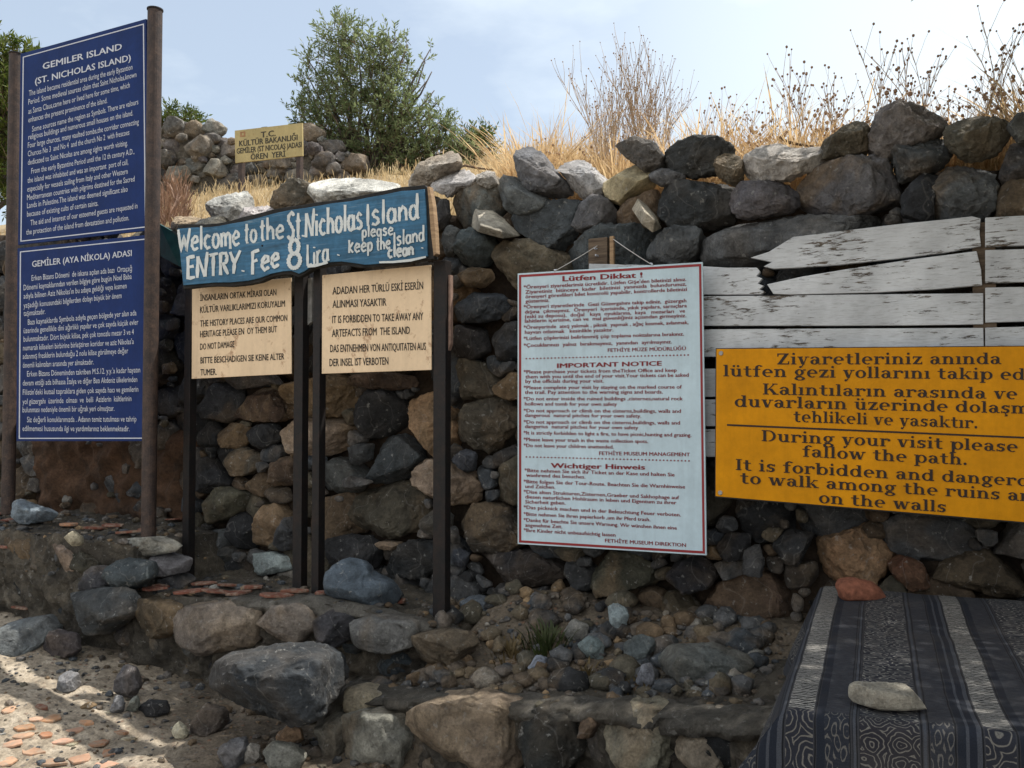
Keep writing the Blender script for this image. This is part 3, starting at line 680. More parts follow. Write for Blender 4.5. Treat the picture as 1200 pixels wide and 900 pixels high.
for poly, c, pa, mt in [
    ([(398,838),(425,832),(462,838),(474,868),(468,905),(430,918),(402,900)], (.27,.27,.255), .5, 'rock'),
    ([(478,832),(510,818),(560,816),(606,826),(614,860),(600,900),(540,905),(495,880)], (.25,.20,.15), .6, 'conglomerate'),
    ([(608,838),(640,828),(676,838),(682,880),(660,908),(620,905)], DARK, .15, 'rock'),
    ([(680,842),(694,838),(702,848),(696,862),(682,860)], BROWN, .4, 'rock'),
    ([(704,845),(730,826),(765,830),(790,850),(796,890),(770,912),(720,905)], (.29,.26,.215), .7, 'conglomerate'),
    ([(792,858),(820,842),(850,850),(862,880),(845,905),(805,905)], (.31,.28,.22), .6, 'conglomerate'),
    ([(858,850),(890,846),(910,862),(905,890),(870,895)], DARK, .2, 'rock'),
    ([(372,850),(388,838),(402,850),(402,885),(380,890)], (.17,.16,.14), .3, 'rock')]:
    face_stone(terr_c, poly, c, pa, .84, T=.11, mat=mt, facets=6, rough=1.5)
# ------------------------------------------------------------------ signs: materials
def mat_panel(name, col, rough=.45, dirt=.25, rust=0.0, streak=0.0, chips=None):
    m = NT(name); v = m.coord(); a = m.noise(v, 5, 6); b = m.noise(v, 45, 5, .7)
    c = m.mix(1.0, col, m.ramp(a, [(.3, 1-dirt), (.7, 1+dirt*.35)]), 'MULTIPLY')
    c = m.mix(1.0, c, m.ramp(b, [(.3, 1-dirt*.5), (.7, 1+dirt*.2)]), 'MULTIPLY')
    drip = m.noise(m.coord(scale=(20, 20, 1.1)), 1.4, 5, .65); c = m.mix(1.0, c, m.ramp(drip, [(.36, .94), (.50, 1.0), (.72, 1.01)]), 'MULTIPLY')
    if rust:
        r = m.ramp(m.noise(v, 13, 8, .75), [(.57, 0), (.66, rust)]); c = m.mix(r, c, (.22, .09, .04))
    if streak:
        vs = m.coord(scale=(1.2, 1.2, 22)); w = m.noise(vs, 3.2, 6, .7)
        c = m.mix(m.ramp(w, [(.45, 0), (.72, streak)]), c, (.035, .05, .06)); c = m.mix(m.ramp(w, [(.28, streak*.8), (.42, 0)]), c, (.34, .42, .45)); m.bump(w, .4, .004)
    m.color(c); m.rough(rough); m.b.inputs['Specular IOR Level'].default_value = .12; return m.m
M['navy'] = mat_panel('navy_enamel', (.008, .027, .125), .5, .25)
M['white_ink'] = flat('white_ink', (.50, .53, .60), .6, .06)
M['cream'] = mat_panel('cream_enamel', (.76, .59, .40), .55, .12, .6)
M['black_ink'] = flat('black_ink', (.018, .017, .016), .6, .1)
M['pale_blue'] = mat_panel('pale_blue_plastic', (.53, .67, .75), .5, .13)
M['maroon'] = flat('maroon_ink', (.20, .016, .022), .5, .08)
M['yellow'] = mat_panel('yellow_enamel', (.68, .285, .004), .5, .2)
M['brown_ink'] = flat('brown_ink', (.022, .012, .008), .5, .1)
M['ochre'] = mat_panel('ochre_enamel', (.45, .37, .18), .5, .2, .3)
M['dark_ink'] = flat('dark_ink', (.05, .045, .03), .6, .1)
def mat_steel(name, c, rust):
    m = NT(name); v = m.coord(); a = m.noise(v, 22, 7, .7); b = m.noise(v, 120, 3)
    col = m.mix(m.ramp(a, [(.42, 0), (.66, .85)]), c, rust); m.color(m.mix(1.0, col, m.ramp(b, [(.3, .7), (.7, 1.3)]), 'MULTIPLY')); m.rough(.6); m.bump(a, .35, .004); m.bump(b, .3, .002); return m.m
M['rusty_pipe'] = mat_steel('rusty_pipe', (.035, .026, .024), (.085, .055, .042))
M['black_steel'] = mat_steel('black_steel', (.008, .008, .009), (.02, .013, .011))
def mat_wood(name, base, dark, paint=None, amount=.5, scale=(3, 3, 30)):
    m = NT(name); v = m.coord(scale=scale, rnd=True); a = m.noise(v, 2.2, 8, .7); b = m.noise(v, 9, 5, .6)
    c = m.mix(m.ramp(a, [(.35, 0), (.65, 1)]), base, dark); 
    if paint:
        fl = m.math('ADD', m.noise(m.coord(scale=(9, 9, 60), rnd=True), 1.6, 9, .75), m.math('MULTIPLY', m.math('SUBTRACT', m.noise(m.coord(rnd=True), 3.2, 4), .5), .55)); flake = m.ramp(fl, [(amount-.03, 0), (amount+.015, 1)])
        pc = m.mix(1.0, paint, m.ramp(m.noise(m.coord(rnd=True), 6, 5), [(.3, .72), (.7, 1.1)]), 'MULTIPLY'); pc = m.mix(m.ramp(b, [(.5, 0), (.75, .35)]), pc, dark)
        c = m.mix(flake, c, pc); m.bump(flake, .5, .004)
    m.color(c); m.rough(.85); m.bump(a, .5, .004); return m.m
M['white_plank'] = mat_wood('white_plank', (.16, .13, .10), (.05, .043, .036), (.62, .65, .68), .40)
M['grey_wood'] = mat_wood('grey_wood', (.16, .12, .085), (.05, .036, .027))
M['tan_wood'] = mat_wood('tan_wood', (.42, .29, .17), (.20, .13, .08))
M['blue_paint'] = mat_panel('blue_paint', (.058, .165, .285), .65, .35, 0, .6)
M['hand_white'] = mat_panel('hand_white', (.62, .66, .66), .7, .22)
M['old_edge'] = flat('weathered_edge', (.022, .022, .022), .9, .4, 20, .006)

# ------------------------------------------------------------------ signs: geometry
class Plane:                                         # plane parallel to the wall, t in front of it, turned by rot about the vertical
    def __init__(s, t, rot=0.0, pivot=None):
        s.p = W0 + NN*t if pivot is None else pivot
        q = Matrix.Rotation(rot, 3, 'Z'); s.n = q @ NN; s.u = q @ U
    def at(s, px, py, off=0.0):                      # the picture's ray on the plane, then lifted off it along the normal
        r = ray(px, py); k = s.n.dot(s.p - CAM)/s.n.dot(r); return CAM + r*k + s.n*off
def quad_at(q, u, v):                                # q: TL, TR, BR, BL pixels
    (ax, ay), (bx, by), (cx, cy), (dx, dy) = q
    return ((ax*(1-u)+bx*u)*(1-v)+(dx*(1-u)+cx*u)*v, (ay*(1-u)+by*u)*(1-v)+(dy*(1-u)+cy*u)*v)
def panel(name, pl, pts, thick, mat, parent, bevel=.0015):
    mb = MB(); mb.slab([pl.at(x, y) for x, y in pts], thick, pl.n); return mb.build(name, mat, parent, bevel=bevel)
def frame_line(name, pl, q, u0, u1, v0, v1, wu, wv, mat, parent, off=.0012):
    mb = MB()
    for a, b, c, d in ((u0, u1, v0, v0+wv), (u0, u1, v1-wv, v1), (u0, u0+wu, v0+wv, v1-wv), (u1-wu, u1, v0+wv, v1-wv)):
        mb.slab([pl.at(*quad_at(q, x, y), off) for x, y in ((a, d), (b, d), (b, c), (a, c))], .001, pl.n)
    return mb.build(name, mat, parent)
_textcache = {}
def text_batch(strings, bold):
    objs = []
    for s_ in strings:
        cu = bpy.data.curves.new('t', 'FONT'); cu.body = s_; cu.size = 1; cu.fill_mode = 'BOTH'; cu.resolution_u = 2; cu.dimensions = '2D'
        ob = bpy.data.objects.new('t', cu); COL.objects.link(ob); objs.append(ob)
    bpy.context.view_layer.update(); dg = bpy.context.evaluated_depsgraph_get(); out = []
    for ob in objs:
        me = bpy.data.meshes.new_from_object(ob.evaluated_get(dg)); V = np.array([v.co[:] for v in me.vertices]) if len(me.vertices) else np.zeros((0, 3))
        out.append((V, [tuple(p.vertices) for p in me.polygons])); bpy.data.meshes.remove(me)
    for ob in objs: cu = ob.data; bpy.data.objects.remove(ob); bpy.data.curves.remove(cu)
    return out
def lettering(name, pl, lines, mat, parent, bold=.012, off=.0016):
    """lines: text, left x, left y, right x, right y of the base line, em height (all as seen in the photograph)"""
    geo = text_batch([l[0] for l in lines], bold); V, Fc = [], []
    for (s_, xl, yl, xr, yr, em), (G, fs) in zip(lines, geo):
        if not len(G): continue
        x0, x1 = G[:, 0].min(), G[:, 0].max()
        for n_, (sx, sy) in enumerate(((0, 0), (bold, 0), (-bold, 0), (0, bold*.5), (0, -bold*.5)) if bold else ((0, 0),)):   # heavier type: the line struck again, a hair higher
            b = len(V)
            for x, y, _ in G:
                k = (x+sx-x0)/(x1-x0); V.append(tuple(pl.at(xl+(xr-xl)*k, yl+(yr-yl)*k-(y+sy)*em, off+.00006*n_)))
            Fc += [tuple(b+i for i in f) for f in fs]
    return link_mesh(name, V, Fc, mat, parent)
def post(name, pl, x, ytop, ybot, width, mat, parent, off=0.0, sink=.08, round_=False, depth=None):
    a, b = pl.at(x, ytop, off), pl.at(x, ybot, off); b = Vector((a.x, a.y, b.z-sink)); mb = MB()
    if round_: mb.tube([b, a], width/2, 20); return mb.build(name, mat, parent, smooth=False, bevel=.003)
    c = (a+b)/2; mb.box(c, pl.u*width/2, pl.n*(depth or width)/2, Z*(a-b).length/2); return mb.build(name, mat, parent, bevel=.002)
def screw(parent, pl, pts, mat, r=.006, name='screw'):
    for x, y in pts:
        mb = MB(); p = pl.at(x, y); mb.tube([p+pl.n*.0005, p+pl.n*.004], [r, r*.8], 10); mb.build(name, mat, parent)

# --- tall blue sign
pl = Plane(.40); base = pl.at(100, 600)
bs = empty('information_sign', base, 'tall dark blue two panel information sign with white text between two rusty round posts', 'sign')
postL = post('post', Plane(.40), 16.5, 63, 587, .072, M['rusty_pipe'], bs, off=-.012, round_=True)
postR = post('post', Plane(.40), 179.5, 11, 616, .073, M['rusty_pipe'], bs, off=-.012, round_=True)
for x, y, w in ((16.5, 63, .076), (179.5, 11, .077)):
    mb = MB(); p = pl.at(x, y, -.012); mb.tube([p-Z*.001, p+Z*.006], w/2+.002, 20); mb.build('cap', M['black_steel'], bs)
q1 = [(24, 63), (171, 22), (173.5, 270), (21, 287)]; q2 = [(20.5, 291), (173.5, 275), (175.5, 517), (19, 517)]
p1 = panel('panel', pl, q1, .012, M['navy'], bs); p2 = panel('panel', pl, q2, .012, M['navy'], bs)
frame_line('border', pl, q1, .02, .985, .02, .985, .008, .005, M['white_ink'], p1)
frame_line('border', pl, q2, .02, .985, .018, .988, .008, .005, M['white_ink'], p2)
U1 = 3.2151
lettering('heading', pl, [("GEMILER ISLAND", 50.5, 81.5, 143, 58, 10.6), ("(ST. NICHOLAS ISLAND)", 41.5, 99, 153.5, 71, 10.6)], M['white_ink'], p1, .02)
L1 = [("The island became residential area during the early Byzantion",110,362,500,262),("Period. Some medieval sources claim that Saint Nicholas,known",108,395,515,290),("as Santa Claus,came here or lived here for some time, which",108,430,490,330),
("enhances the present prominence of the island.",108,462,405,388),("Some sources name the region as Symbols. There are valours",122,497,522,393),("religious buildings and numerous small houses on the island.",108,527,502,435),
("Four large churces, many vaulted tombs,the corridor connecting",106,558,524,468),("Churces No 3  and No 4  and the church No 2  with frescoes",106,590,488,508),("dedicated to Saint Nicolas are among sights worth visiting.",106,622,482,548),
("From the early Byzantine Period until the 12 th century A.D.,",119,655,507,580),("the island was inhabited and was an important  port of call,",105,690,484,620),("especially for vessels sailing from Italy and other Western",104,723,482,655),
("Mediterranean countries with pilgrims destined for the Sacred",103,755,508,683),("Lands in Palestine.The island was deemed significant also",103,785,482,722),("because of existing cults of certain saints.",103,817,371,775),
("The aid and interest of our esteemed guests are requested in",116,850,519,785),("the protection of the island from devastation and pollution.",100,885,487,830)]
lettering('lettering', pl, [(t, a/U1, b/U1, c/U1, d/U1, 9.4) for t, a, b, c, d in L1], M['white_ink'], p1, .0)
lettering('heading', pl, [("GEMİLER (AYA NİKOLA) ADASI", 38, 313, 154.6, 300, 10.2)], M['white_ink'], p2, .018)
L2 = [("Erken Bizans Dönemi  de iskana açılan ada bazı  Ortaçağ",120,222,498,185),("Dönemi kaynaklarından verilen bilgiye göre bugün Noel Baba",90,258,497,215),("adıyla bilinen Aziz Nikolas'ın bu adaya geldiği veya kısmen",90,290,478,250),
("yaşadığı konusundaki bilgilerden dolayı büyük bir önem",90,325,459,287),("taşımaktadır.",90,355,172,347),("Bazı kaynaklarda Symbola adıyla geçen bölgede yer alan ada",106,388,515,352),
("üzerinde genellikle dini ağırlıklı yapılar ve çok sayıda küçük evler",90,420,522,387),("bulunmaktadır. Dört büyük kilise, pek çok tonozlu mezar 3 ve 4",90,452,505,424),("numaralı kiliseleri birbirine birleştiren koridor ve aziz Nikolas'a",88,485,505,460),
("adanmış fresklerin bulunduğu 2 nolu kilise görülmeye değer",87,517,484,495),("önemli kalıntıları arasında yer almaktadır.",87,550,354,537),("Erken Bizans Döneminden takriben M.S.12. y.y.'a kadar hayatın",103,583,529,567),
("devam ettiği ada bilhassa İtalya ve diğer Batı Akdeniz ülkelerinden",87,617,518,603),("Filistin'deki kutsal topraklara giden çok sayıda hacı ve gemilerin",87,652,522,640),("yol güzergahı  üzerinde  olması  ve  belli  Azizlerin  kültlerinin",86,687,496,675),
("bulunması nedeniyle önemli bir uğrak yeri olmuştur.",86,718,432,712),("Siz değerli konuklarımızda . Adanın temiz tutulması ve tahrip",103,755,515,752),("edilmemesi hususunda ilgi ve yardımlarınız beklenmektedir.",86,788,489,789)]
lettering('lettering', pl, [(t, a/U1, 260+b/U1, c/U1, 260+d/U1, 9.4) for t, a, b, c, d in L2], M['white_ink'], p2, .0)

# --- two cream notices on black legs
def cream_notice(t, quad, posts, lines, em, label, stains):
    pl = Plane(t); g = empty('notice_board', pl.at((posts[0][0]+posts[1][0])/2, max(posts[0][2], posts[1][2])), label, 'sign', 'cream notices under the welcome board')
    for x, y0, y1, w in posts: post('leg', pl, x, y0, y1, w, M['black_steel'], g, off=-.03, depth=.045)
    pn = panel('panel', pl, quad, .006, M['cream'], g)
    lettering('lettering', pl, lines, M['black_ink'], pn, .014)
    return g, pl
C3 = lambda t, a, b, c, d, em: (t, 190+a/2.5, 100+b/2.5, 190+c/2.5, 100+d/2.5, em)
g1, plA = cream_notice(.24, [(225, 336), (341, 325.5), (341.5, 438), (224.5, 444)], [(219, 330, 686, .045), (349, 318, 693, .055)],
 [C3("İNSANLARIN ORTAK MİRASI OLAN",112,632,335,615,10.6),C3("KÜLTÜR VARLIKLARIMIZI KORUYALIM",112,667,360,648,10.6),C3("THE HISTORY PLACES ARE OUR COMMON",112,707,367,690,10.6),C3("HERITAGE PLEASE EN  OY THEM BUT",112,738,337,723,10.6),
  C3("DO NOT DAMAGE",112,775,212,767,10.6),C3("BITTE BESCHADIGEN SIE KEINE ALTER",113,815,358,803,10.6),C3("TUMER.",113,850,160,848,10.6)], 10, 'smaller left cream notice on black legs beginning with the word İNSANLARIN', None)
g2, plB = cream_notice(.30, [(377.5, 322.5), (505, 310.5), (505.5, 433.5), (377, 438)], [(370, 310, 698, .042), (514, 305, 736, .062)],
 [C3("ADADAN HER TÜRLÜ ESKİ ESERİN",500,613,765,597,12.6),C3("ALINMASI YASAKTIR",500,652,657,645,12.6),C3("IT IS FORBIDDEN TO TAKE AWAY ANY",499,697,765,687,12.6),C3("ARTEFACTS FROM  THE ISLAND",498,737,726,728,12.6),
  C3("DAS ENTNEHMEN VON ANTIQUITATEN AUS",493,782,773,775,12.6),C3("DER INSEL IST VERBOTEN",491,823,663,818,12.6)], 12.6, 'larger right cream notice on black legs beginning with the word ADADAN', None)
mb = MB(); mb.slab([plB.at(x, y, -.03) for x, y in ((516.5, 321), (523.5, 321), (523.5, 402), (516.5, 424))], .02, plB.n); mb.build('side_strip', flat('pink_wood', (.30, .20, .16), .9, .3, 30), g2)
mb = MB(); mb.slab([plA.at(x, y, -.04) for x, y in ((352.5, 325), (358.5, 324), (358.5, 376), (352.5, 381))], .02, plA.n); mb.build('side_strip', flat('lit_post_side', (.24, .24, .23), .9, .3, 30), g1)  # grey strip painted for the leg's side lit by the sky

# --- hand painted welcome board
pl = Plane(.37)
def wob(p, k=1.2): return [(x+random.uniform(-k, k)*.4, y+random.uniform(-k, k)*.7) for x, y in p]
top = [(208,268),(224,267),(240,266),(255,265),(268,263),(285,259),(302,255),(320,250),(338,246),(355,243.5),(370,241.5),(390,238.5),(410,236),(430,232),(448,228),(470,224),(485,222.5),(497,221.5)]
bot = [(501,300),(486,302.5),(470,306),(452,307.5),(440,309),(428,310.5),(414,308),(400,306.5),(388,306.5),(376,309),(366,311.5),(357,317.5),(350,320.5),(341,317),(331,317.5),(318,321),(304,326),(290,329.5),(270,331),(250,331),(232,333),(215,334)]
wb = empty('welcome_board', pl.at(355, 332), 'weathered bright blue hand painted welcome board with white brush lettering and black edges', 'sign')
outer = [(x, y-4.2) for x, y in top] + [(501.5, 221), (505, 262), (508.5, 303)] + [(x, y+4.0) for x, y in bot]
panel('backing', Plane(.36), wob(outer), .032, M['old_edge'], wb, bevel=.003)
face = panel('painted_face', pl, wob(top+[(499,240),(500,270)]+bot, .8), .009, M['blue_paint'], wb, bevel=.002)
panel('end_grain', Plane(.362), [(500.5,219),(503,218.5),(507,240),(509.5,268),(511,297),(508,300),(504.5,270),(502.5,240)], .03, M['tan_wood'], wb)
def ell(cx, cy, rx, ry, a0=90, a1=450, n=14): return [(cx+rx*math.cos(R(a0+(a1-a0)*i/n)), cy+ry*math.sin(R(a0+(a1-a0)*i/n))) for i in range(n+1)]
GL = {
 'W': (1.25, [[(0,1),(.06,.75),(.25,0),(.5,.72),(.70,0),(1,1)]]), 'e': (.8, [[(.12,.3),(.88,.38),(.82,.56),(.5,.64),(.15,.45),(.12,.2),(.42,0),(.95,.10)]]),
 'l': (.3, [[(.5,1.05),(.5,0)]]), 'c': (.75, [[(.88,.5),(.5,.62),(.15,.42),(.15,.18),(.5,0),(.92,.08)]]), 'o': (.8, [ell(.5,.31,.40,.31)]),
 'm': (1.1, [[(.06,.62),(.08,0)],[(.08,.42),(.28,.62),(.45,.5),(.47,.02)],[(.47,.42),(.7,.62),(.9,.5),(.93,-.12)]]), 't': (.55, [[(.5,.95),(.48,.12),(.62,0),(.85,.03)],[(.08,.62),(.95,.68)]]),
 'h': (.75, [[(.12,1.05),(.12,0)],[(.12,.36),(.5,.62),(.82,.45),(.88,0)]]), 'S': (.8, [[(.92,.86),(.6,1.02),(.2,.88),(.15,.7),(.5,.52),(.85,.32),(.8,.1),(.4,-.02),(.05,.14)]]),
 's': (.7, [[(.85,.52),(.5,.64),(.15,.5),(.35,.36),(.75,.28),(.85,.12),(.5,0),(.08,.08)]]), 'N': (.9, [[(.02,0),(.08,.95)],[(.08,.95),(.78,.02)],[(.78,.02),(1.0,1.1)]]),
 'i': (.3, [[(.5,.6),(.5,0)],[(.47,.80),(.53,.86)]]), 'a': (.8, [ell(.45,.30,.36,.30),[(.84,.6),(.84,.1),(1.0,.0)]]), 'I': (.3, [[(.5,.95),(.5,0)]]),
 'n': (.75, [[(.1,.62),(.12,0)],[(.12,.38),(.5,.63),(.82,.46),(.88,0)]]), 'd': (.8, [ell(.42,.30,.35,.30),[(.82,1.1),(.84,.08),(1.0,.0)]]), '.': (.3, [[(.45,.04),(.55,.10)]]),
 'E': (.75, [[(.9,.97),(.12,.95),(.12,.02),(.95,.05)],[(.12,.52),(.8,.54)]]), 'T': (.8, [[(0,.93),(1,.98)],[(.5,.95),(.48,0)]]), 'R': (.8, [[(.12,0),(.12,.96),(.7,.95),(.85,.74),(.7,.52),(.14,.48)],[(.4,.48),(.95,0)]]),
 'Y': (.85, [[(.0,.98),(.45,.45)],[(1.05,1.0),(.45,.45),(.35,0)]]), 'F': (.75, [[(.95,.97),(.12,.94),(.10,-.04)],[(.12,.52),(.72,.55)]]), '8': (.8, [ell(.5,.74,.30,.25),ell(.5,.25,.40,.26)]),
 'L': (.6, [[(.15,1.05),(.15,.02),(1.0,.06)]]), 'r': (.55, [[(.15,.62),(.18,0)],[(.18,.38),(.5,.62),(.9,.55)]]), 'p': (.75, [[(.12,.62),(.12,-.36)],ell(.5,.31,.36,.30)]), 'k': (.7, [[(.12,1.0),(.12,0)],[(.85,.62),(.16,.26),(.9,0)]]),
 'K': (.7, [[(.12,.95),(.12,0)],[(.9,.75),(.16,.35),(.9,0)]]), ' ': (.5, []),
}
brush = MB(); _lift = [0.0]
def stroke(pts, w):
    n = len(pts); _lift[0] += .00004; off = .0014+_lift[0]; px = []
    for i, (x, y) in enumerate(pts):
        a = pts[max(i-1, 0)]; b = pts[min(i+1, n-1)]; dx, dy = b[0]-a[0], b[1]-a[1]; l = math.hypot(dx, dy) or 1
        ww = w*(.41+.09*math.sin(i*2.3+x))*(1.0 if 0 < i < n-1 else .9)
        px.append(((x-dy/l*ww, y+dx/l*ww), (x+dy/l*ww, y-dx/l*ww)))
    vs = [pl.at(*q, off) for pair in px for q in pair]; brush.add(vs, [(2*i, 2*i+1, 2*i+3, 2*i+2) for i in range(n-1)])
def hand(word, x0, yl, x1, yr, hgt, w):              # word between two base-line points, cap height
    ws = [GL[c][0]+.14 for c in word]; tot = sum(ws); x = 0
    for c, a in zip(word, ws):
        for st in GL[c][1]:
            pp = []
            for gx, gy in st:
                k = (x+.07+gx*(a-.14))/tot; pp.append((190+(x0+(x1-x0)*k)/2.5, 100+(yl+(yr-yl)*k-gy*hgt)/2.5))
            # resample so the brush bends softly
            rs_ = []
            for i in range(len(pp)-1):
                for j in range(3): f = j/3; rs_.append((pp[i][0]*(1-f)+pp[i+1][0]*f, pp[i][1]*(1-f)+pp[i+1][1]*f))
            rs_.append(pp[-1]); stroke(rs_, w)
        x += a
for args in [("Welcome",46,489,230,468,66,3.7),("to",240,462,280,458,58,3.5),("the",284,455,360,448,62,3.6),("St.",366,452,420,446,78,4.2),("Nicholas",420,446,590,420,74,4.0),("Island",596,414,756,390,68,4.0),
             ("ENTRY.",72,568,246,548,66,4.6),("Fee",262,553,347,530,66,4.4),("8",364,538,414,532,84,5.6),("Lira",424,531,492,514,60,3.3),(".",510,502,526,500,50,4.0),
             ("please",586,446,680,438,34,2.6),("Keep",547,492,620,484,40,2.9),("the",628,484,672,478,38,2.7),("Island",678,472,772,455,42,2.7),("clean",662,506,740,497,38,3.4),(".",757,482,772,479,50,3.0)]: hand(*args)
stroke([(190+x/2.5, 100+y/2.5) for x, y in ((428,531),(450,528),(470,524),(487,518))], 4.0)
stroke([(190+x/2.5, 100+y/2.5) for x, y in ((638,519),(680,518),(730,513),(775,503))], 3.6)
brush.build('lettering', M['hand_white'], face)
screw(face, pl, [(307.5, 288), (456.5, 280.5), (246, 300)], M['black_steel'], .005, 'nail')

# --- white painted planks nailed to posts
plP = Plane(.075)
pk = empty('plank_screen', plP.at(1000, 640), 'broken screen of flaking white painted planks behind the yellow sign', 'fence')
C6 = lambda pts: [(810+x/2.308, 230+y/2.308) for x, y in pts]
random.seed(21)
def ragged(a, b, n, amp):                            # torn edge between two points
    return [(a[0]+(b[0]-a[0])*i/n+random.uniform(-amp, amp), a[1]+(b[1]-a[1])*i/n+random.uniform(-amp, amp)) for i in range(1, n)]
planks = [
 C6([(160,166),(210,150),(262,118),(275,110),(420,92),(560,75),(690,62),(760,54),(783,60),(780,100),(784,134),(690,152),(560,168),(400,185),(285,193),(222,196),(195,190),(218,178)]),
 C6([(205,238),(300,217),(420,197),(600,170),(772,148),(784,198),(787,240),(650,252),(500,260),(268,266),(222,264)]),
 [(690,309),(825,312)]+C6([(100,193),(178,193),(186,205),(176,216),(192,222),(180,236),(196,242),(184,252),(200,258),(190,265),(100,266)])+[(825,345),(690,342)],
 [(690,346)]+C6([(36,270),(200,269),(400,266),(600,264),(790,262),(790,346),(600,349),(400,350),(36,350)])+[(690,382)],
 [(690,386)]+C6([(36,360),(300,358),(790,356),(792,430),(36,434)])+[(690,419)],
 [(690,433),(1152,430),(1152,463),(690,466)], [(690,469),(1152,466),(1152,498),(690,500)], [(690,504),(1152,501),(1152,534),(690,536)],
 [(1154.5,255),(1300,247),(1300,284),(1154.5,289)], [(1154.5,293),(1300,289),(1300,328),(1154.5,331.5)], [(1154.5,337),(1300,334),(1300,374),(1154.5,378)], [(1154.5,384),(1300,380),(1300,425),(1154.5,428)], [(1154.5,433),(1300,430),(1300,470),(1154.5,470)],
]
for i, p in enumerate(planks):
    panel('plank', Plane(.075+random.uniform(-.005, .005)), p, .022, M['white_plank'], pk, bevel=.002)
for x, y0, y1, w in ((703, 280, 600, .085), (1152, 262, 560, .07)):
    post('upright', Plane(.03), x, y0, y1, w, M['grey_wood'], pk, sink=0, depth=.05)
post('lit_edge', Plane(.062), 717.5, 277, 590, .018, M['tan_wood'], pk, depth=.018)  # tan strip painted as the upright's lit right edge
for y in (430, 560): pass
mb = MB()
for x, y in ((697, 291), (698.5, 299)):
    p = plP.at(x, y, .0); mb.tube([p-plP.n*.03, p+plP.n*.004], .004, 6)
mb.build('nail', M['white_ink'], pk)

# --- white notice hung on cords
pl = Plane(.155)
wn = empty('notice_board', pl.at(715, 645), 'white notice with maroon text and red border hanging on thin cords', 'sign')
qw = [(606.5, 320.5), (823.5, 307), (828, 651), (606.5, 637.5)]
pn = panel('panel', pl, qw, .008, M['pale_blue'], wn)
frame_line('border', pl, qw, .008, .992, .006, .994, .012, .0085, flat('red_border', (.26, .025, .03), .5, .08), pn)
def C4(l, oy=0): return (l[0], 590+l[1]/4.736, 290+oy+l[2]/4.736, 590+l[3]/4.736, 290+oy+l[4]/4.736, 6.0)
T4 = [("*Örenyeri ziyaretlerimiz ücretlidir. Lütfen Gişe'den biletinizi alınız.",113,230,1015,186),("Ziyaretiniz  bitinceye  kadar  biletinizi  yanınızda  bulundurunuz,",123,257,1015,212),("örenyeri görevlileri bilet kontrolü yapabilir, kontrollerde biletinizi",123,283,1018,241),("gösteriniz.",123,308,255,302),
("*Örenyeri ziyaretlerinde  Gezi Güzergahını takip ediniz,  güzergah",113,340,1015,304),("dışına  çıkmayınız.  Örenyeri  içerisinde, yıkık yapılara, sarnıçlara",120,367,1018,332),("(eski su deposu),  doğal   kaya  oyuklarına,  kaya   mezarları   ve",120,393,1008,361),("lahitlerin içerisine, can ve  mal güvenliğiniz açısından girmeyiniz.",120,418,1015,387),
("*Örenyerinde  ateş yakmak , piknik  yapmak , ağaç kesmek, avlanmak,",113,453,1027,425),("hayvan otlatmak   kesinlikle yasaktır.",120,480,610,466),("*Lütfen çöplerinizi belirlenmiş çöp toplama noktalarına bırakınız.",113,515,1002,489),("*Çocuklarınızı  yalnız  bırakmayınız,  yanından  ayrılmayınız.",113,553,935,532),("FETHİYE MÜZE MÜDÜRLÜĞÜ",580,580,1012,570),
("*Please purchase your tickets from theTicket Office and keep",113,700,962,690),("them with you until the end of your visit.Your tickets can be asked",123,727,1028,717),("by the officials during your visit.",123,752,557,750),("*Please complete your visit by staying on the marked course of",113,787,990,783),("the trail. Pay attention to the warning signs and boards.",120,813,885,811),
("*Do not enter inside the ruined buildings ,cisternes,natural rock",113,849,995,848),("hollows and tomb for your own safety",120,877,630,879)]
T5 = [("*Do not approach or climb on the cisterns,buildings, walls and",113,62,985,65),("dangerous  natural pitches for your own safety.",120,88,765,92),("*Do not approach or climb on the cisterns,buildings, walls and",113,125,980,130),("dangerius  natural pitches for your own safety",120,150,748,157),
("*It is strictly forbidden to light a fire, to have picnic,hunting and grazing.",113,185,1043,198),("*Please leave your trash in the waste collection spots.",113,222,803,233),("*Do not leave your children unattended.",113,255,612,264),("FETHİYE MUSEUM MANAGEMENT",532,299,1035,306),
("*Bitte nehmen Sie sich ihr Ticket an der Kase und halten Sie",118,393,950,418),("waehrend des besuches.",127,420,455,430),("*Bitte folgen Sie der Tour-Route. Beachten Sie die Warnhinweise",113,455,1008,485),("und Zeichen.",122,482,288,487),("*Dise alten Strukturen,Zisternen,Graeber und Sakhophage auf",113,512,975,545),
("diesen naturlichen Hohlraum in leben und Eigentum zu ihrer",122,540,960,573),("Sicherheit geben.",122,568,345,575),("*Das picknick machen und in der Beleuchtung Feuer verboten.",113,598,985,640),("*Bitte nehmen Sie ihren papierkorb ,um ihr Pferd trash.",113,635,815,667),
("*Danke für beachte Sie unsere Warnung. Wir wünshen ihnen eine",113,668,962,713),("angenehme Zeit.",122,697,327,706),("*Ihre Kinder nicht unbeaufsichtig lassen",113,725,622,752),("FETHİYE MUSEUM DIREKTION",565,783,1013,809)]
lettering('lettering', pl, [C4(l) for l in T4]+[C4(l, 180) for l in T5], M['maroon'], pn, .022)
lettering('heading', pl, [("Lütfen Dikkat !", 659.7, 329.6, 752.6, 325, 8.6), ("IMPORTANT NOTICE", 653.3, 431.2, 775.4, 428.3, 7.6), ("Wichtiger Hinweis", 646, 548.3, 755.8, 550.2, 8.2)], M['maroon'], pn, .035)
mb = MB()
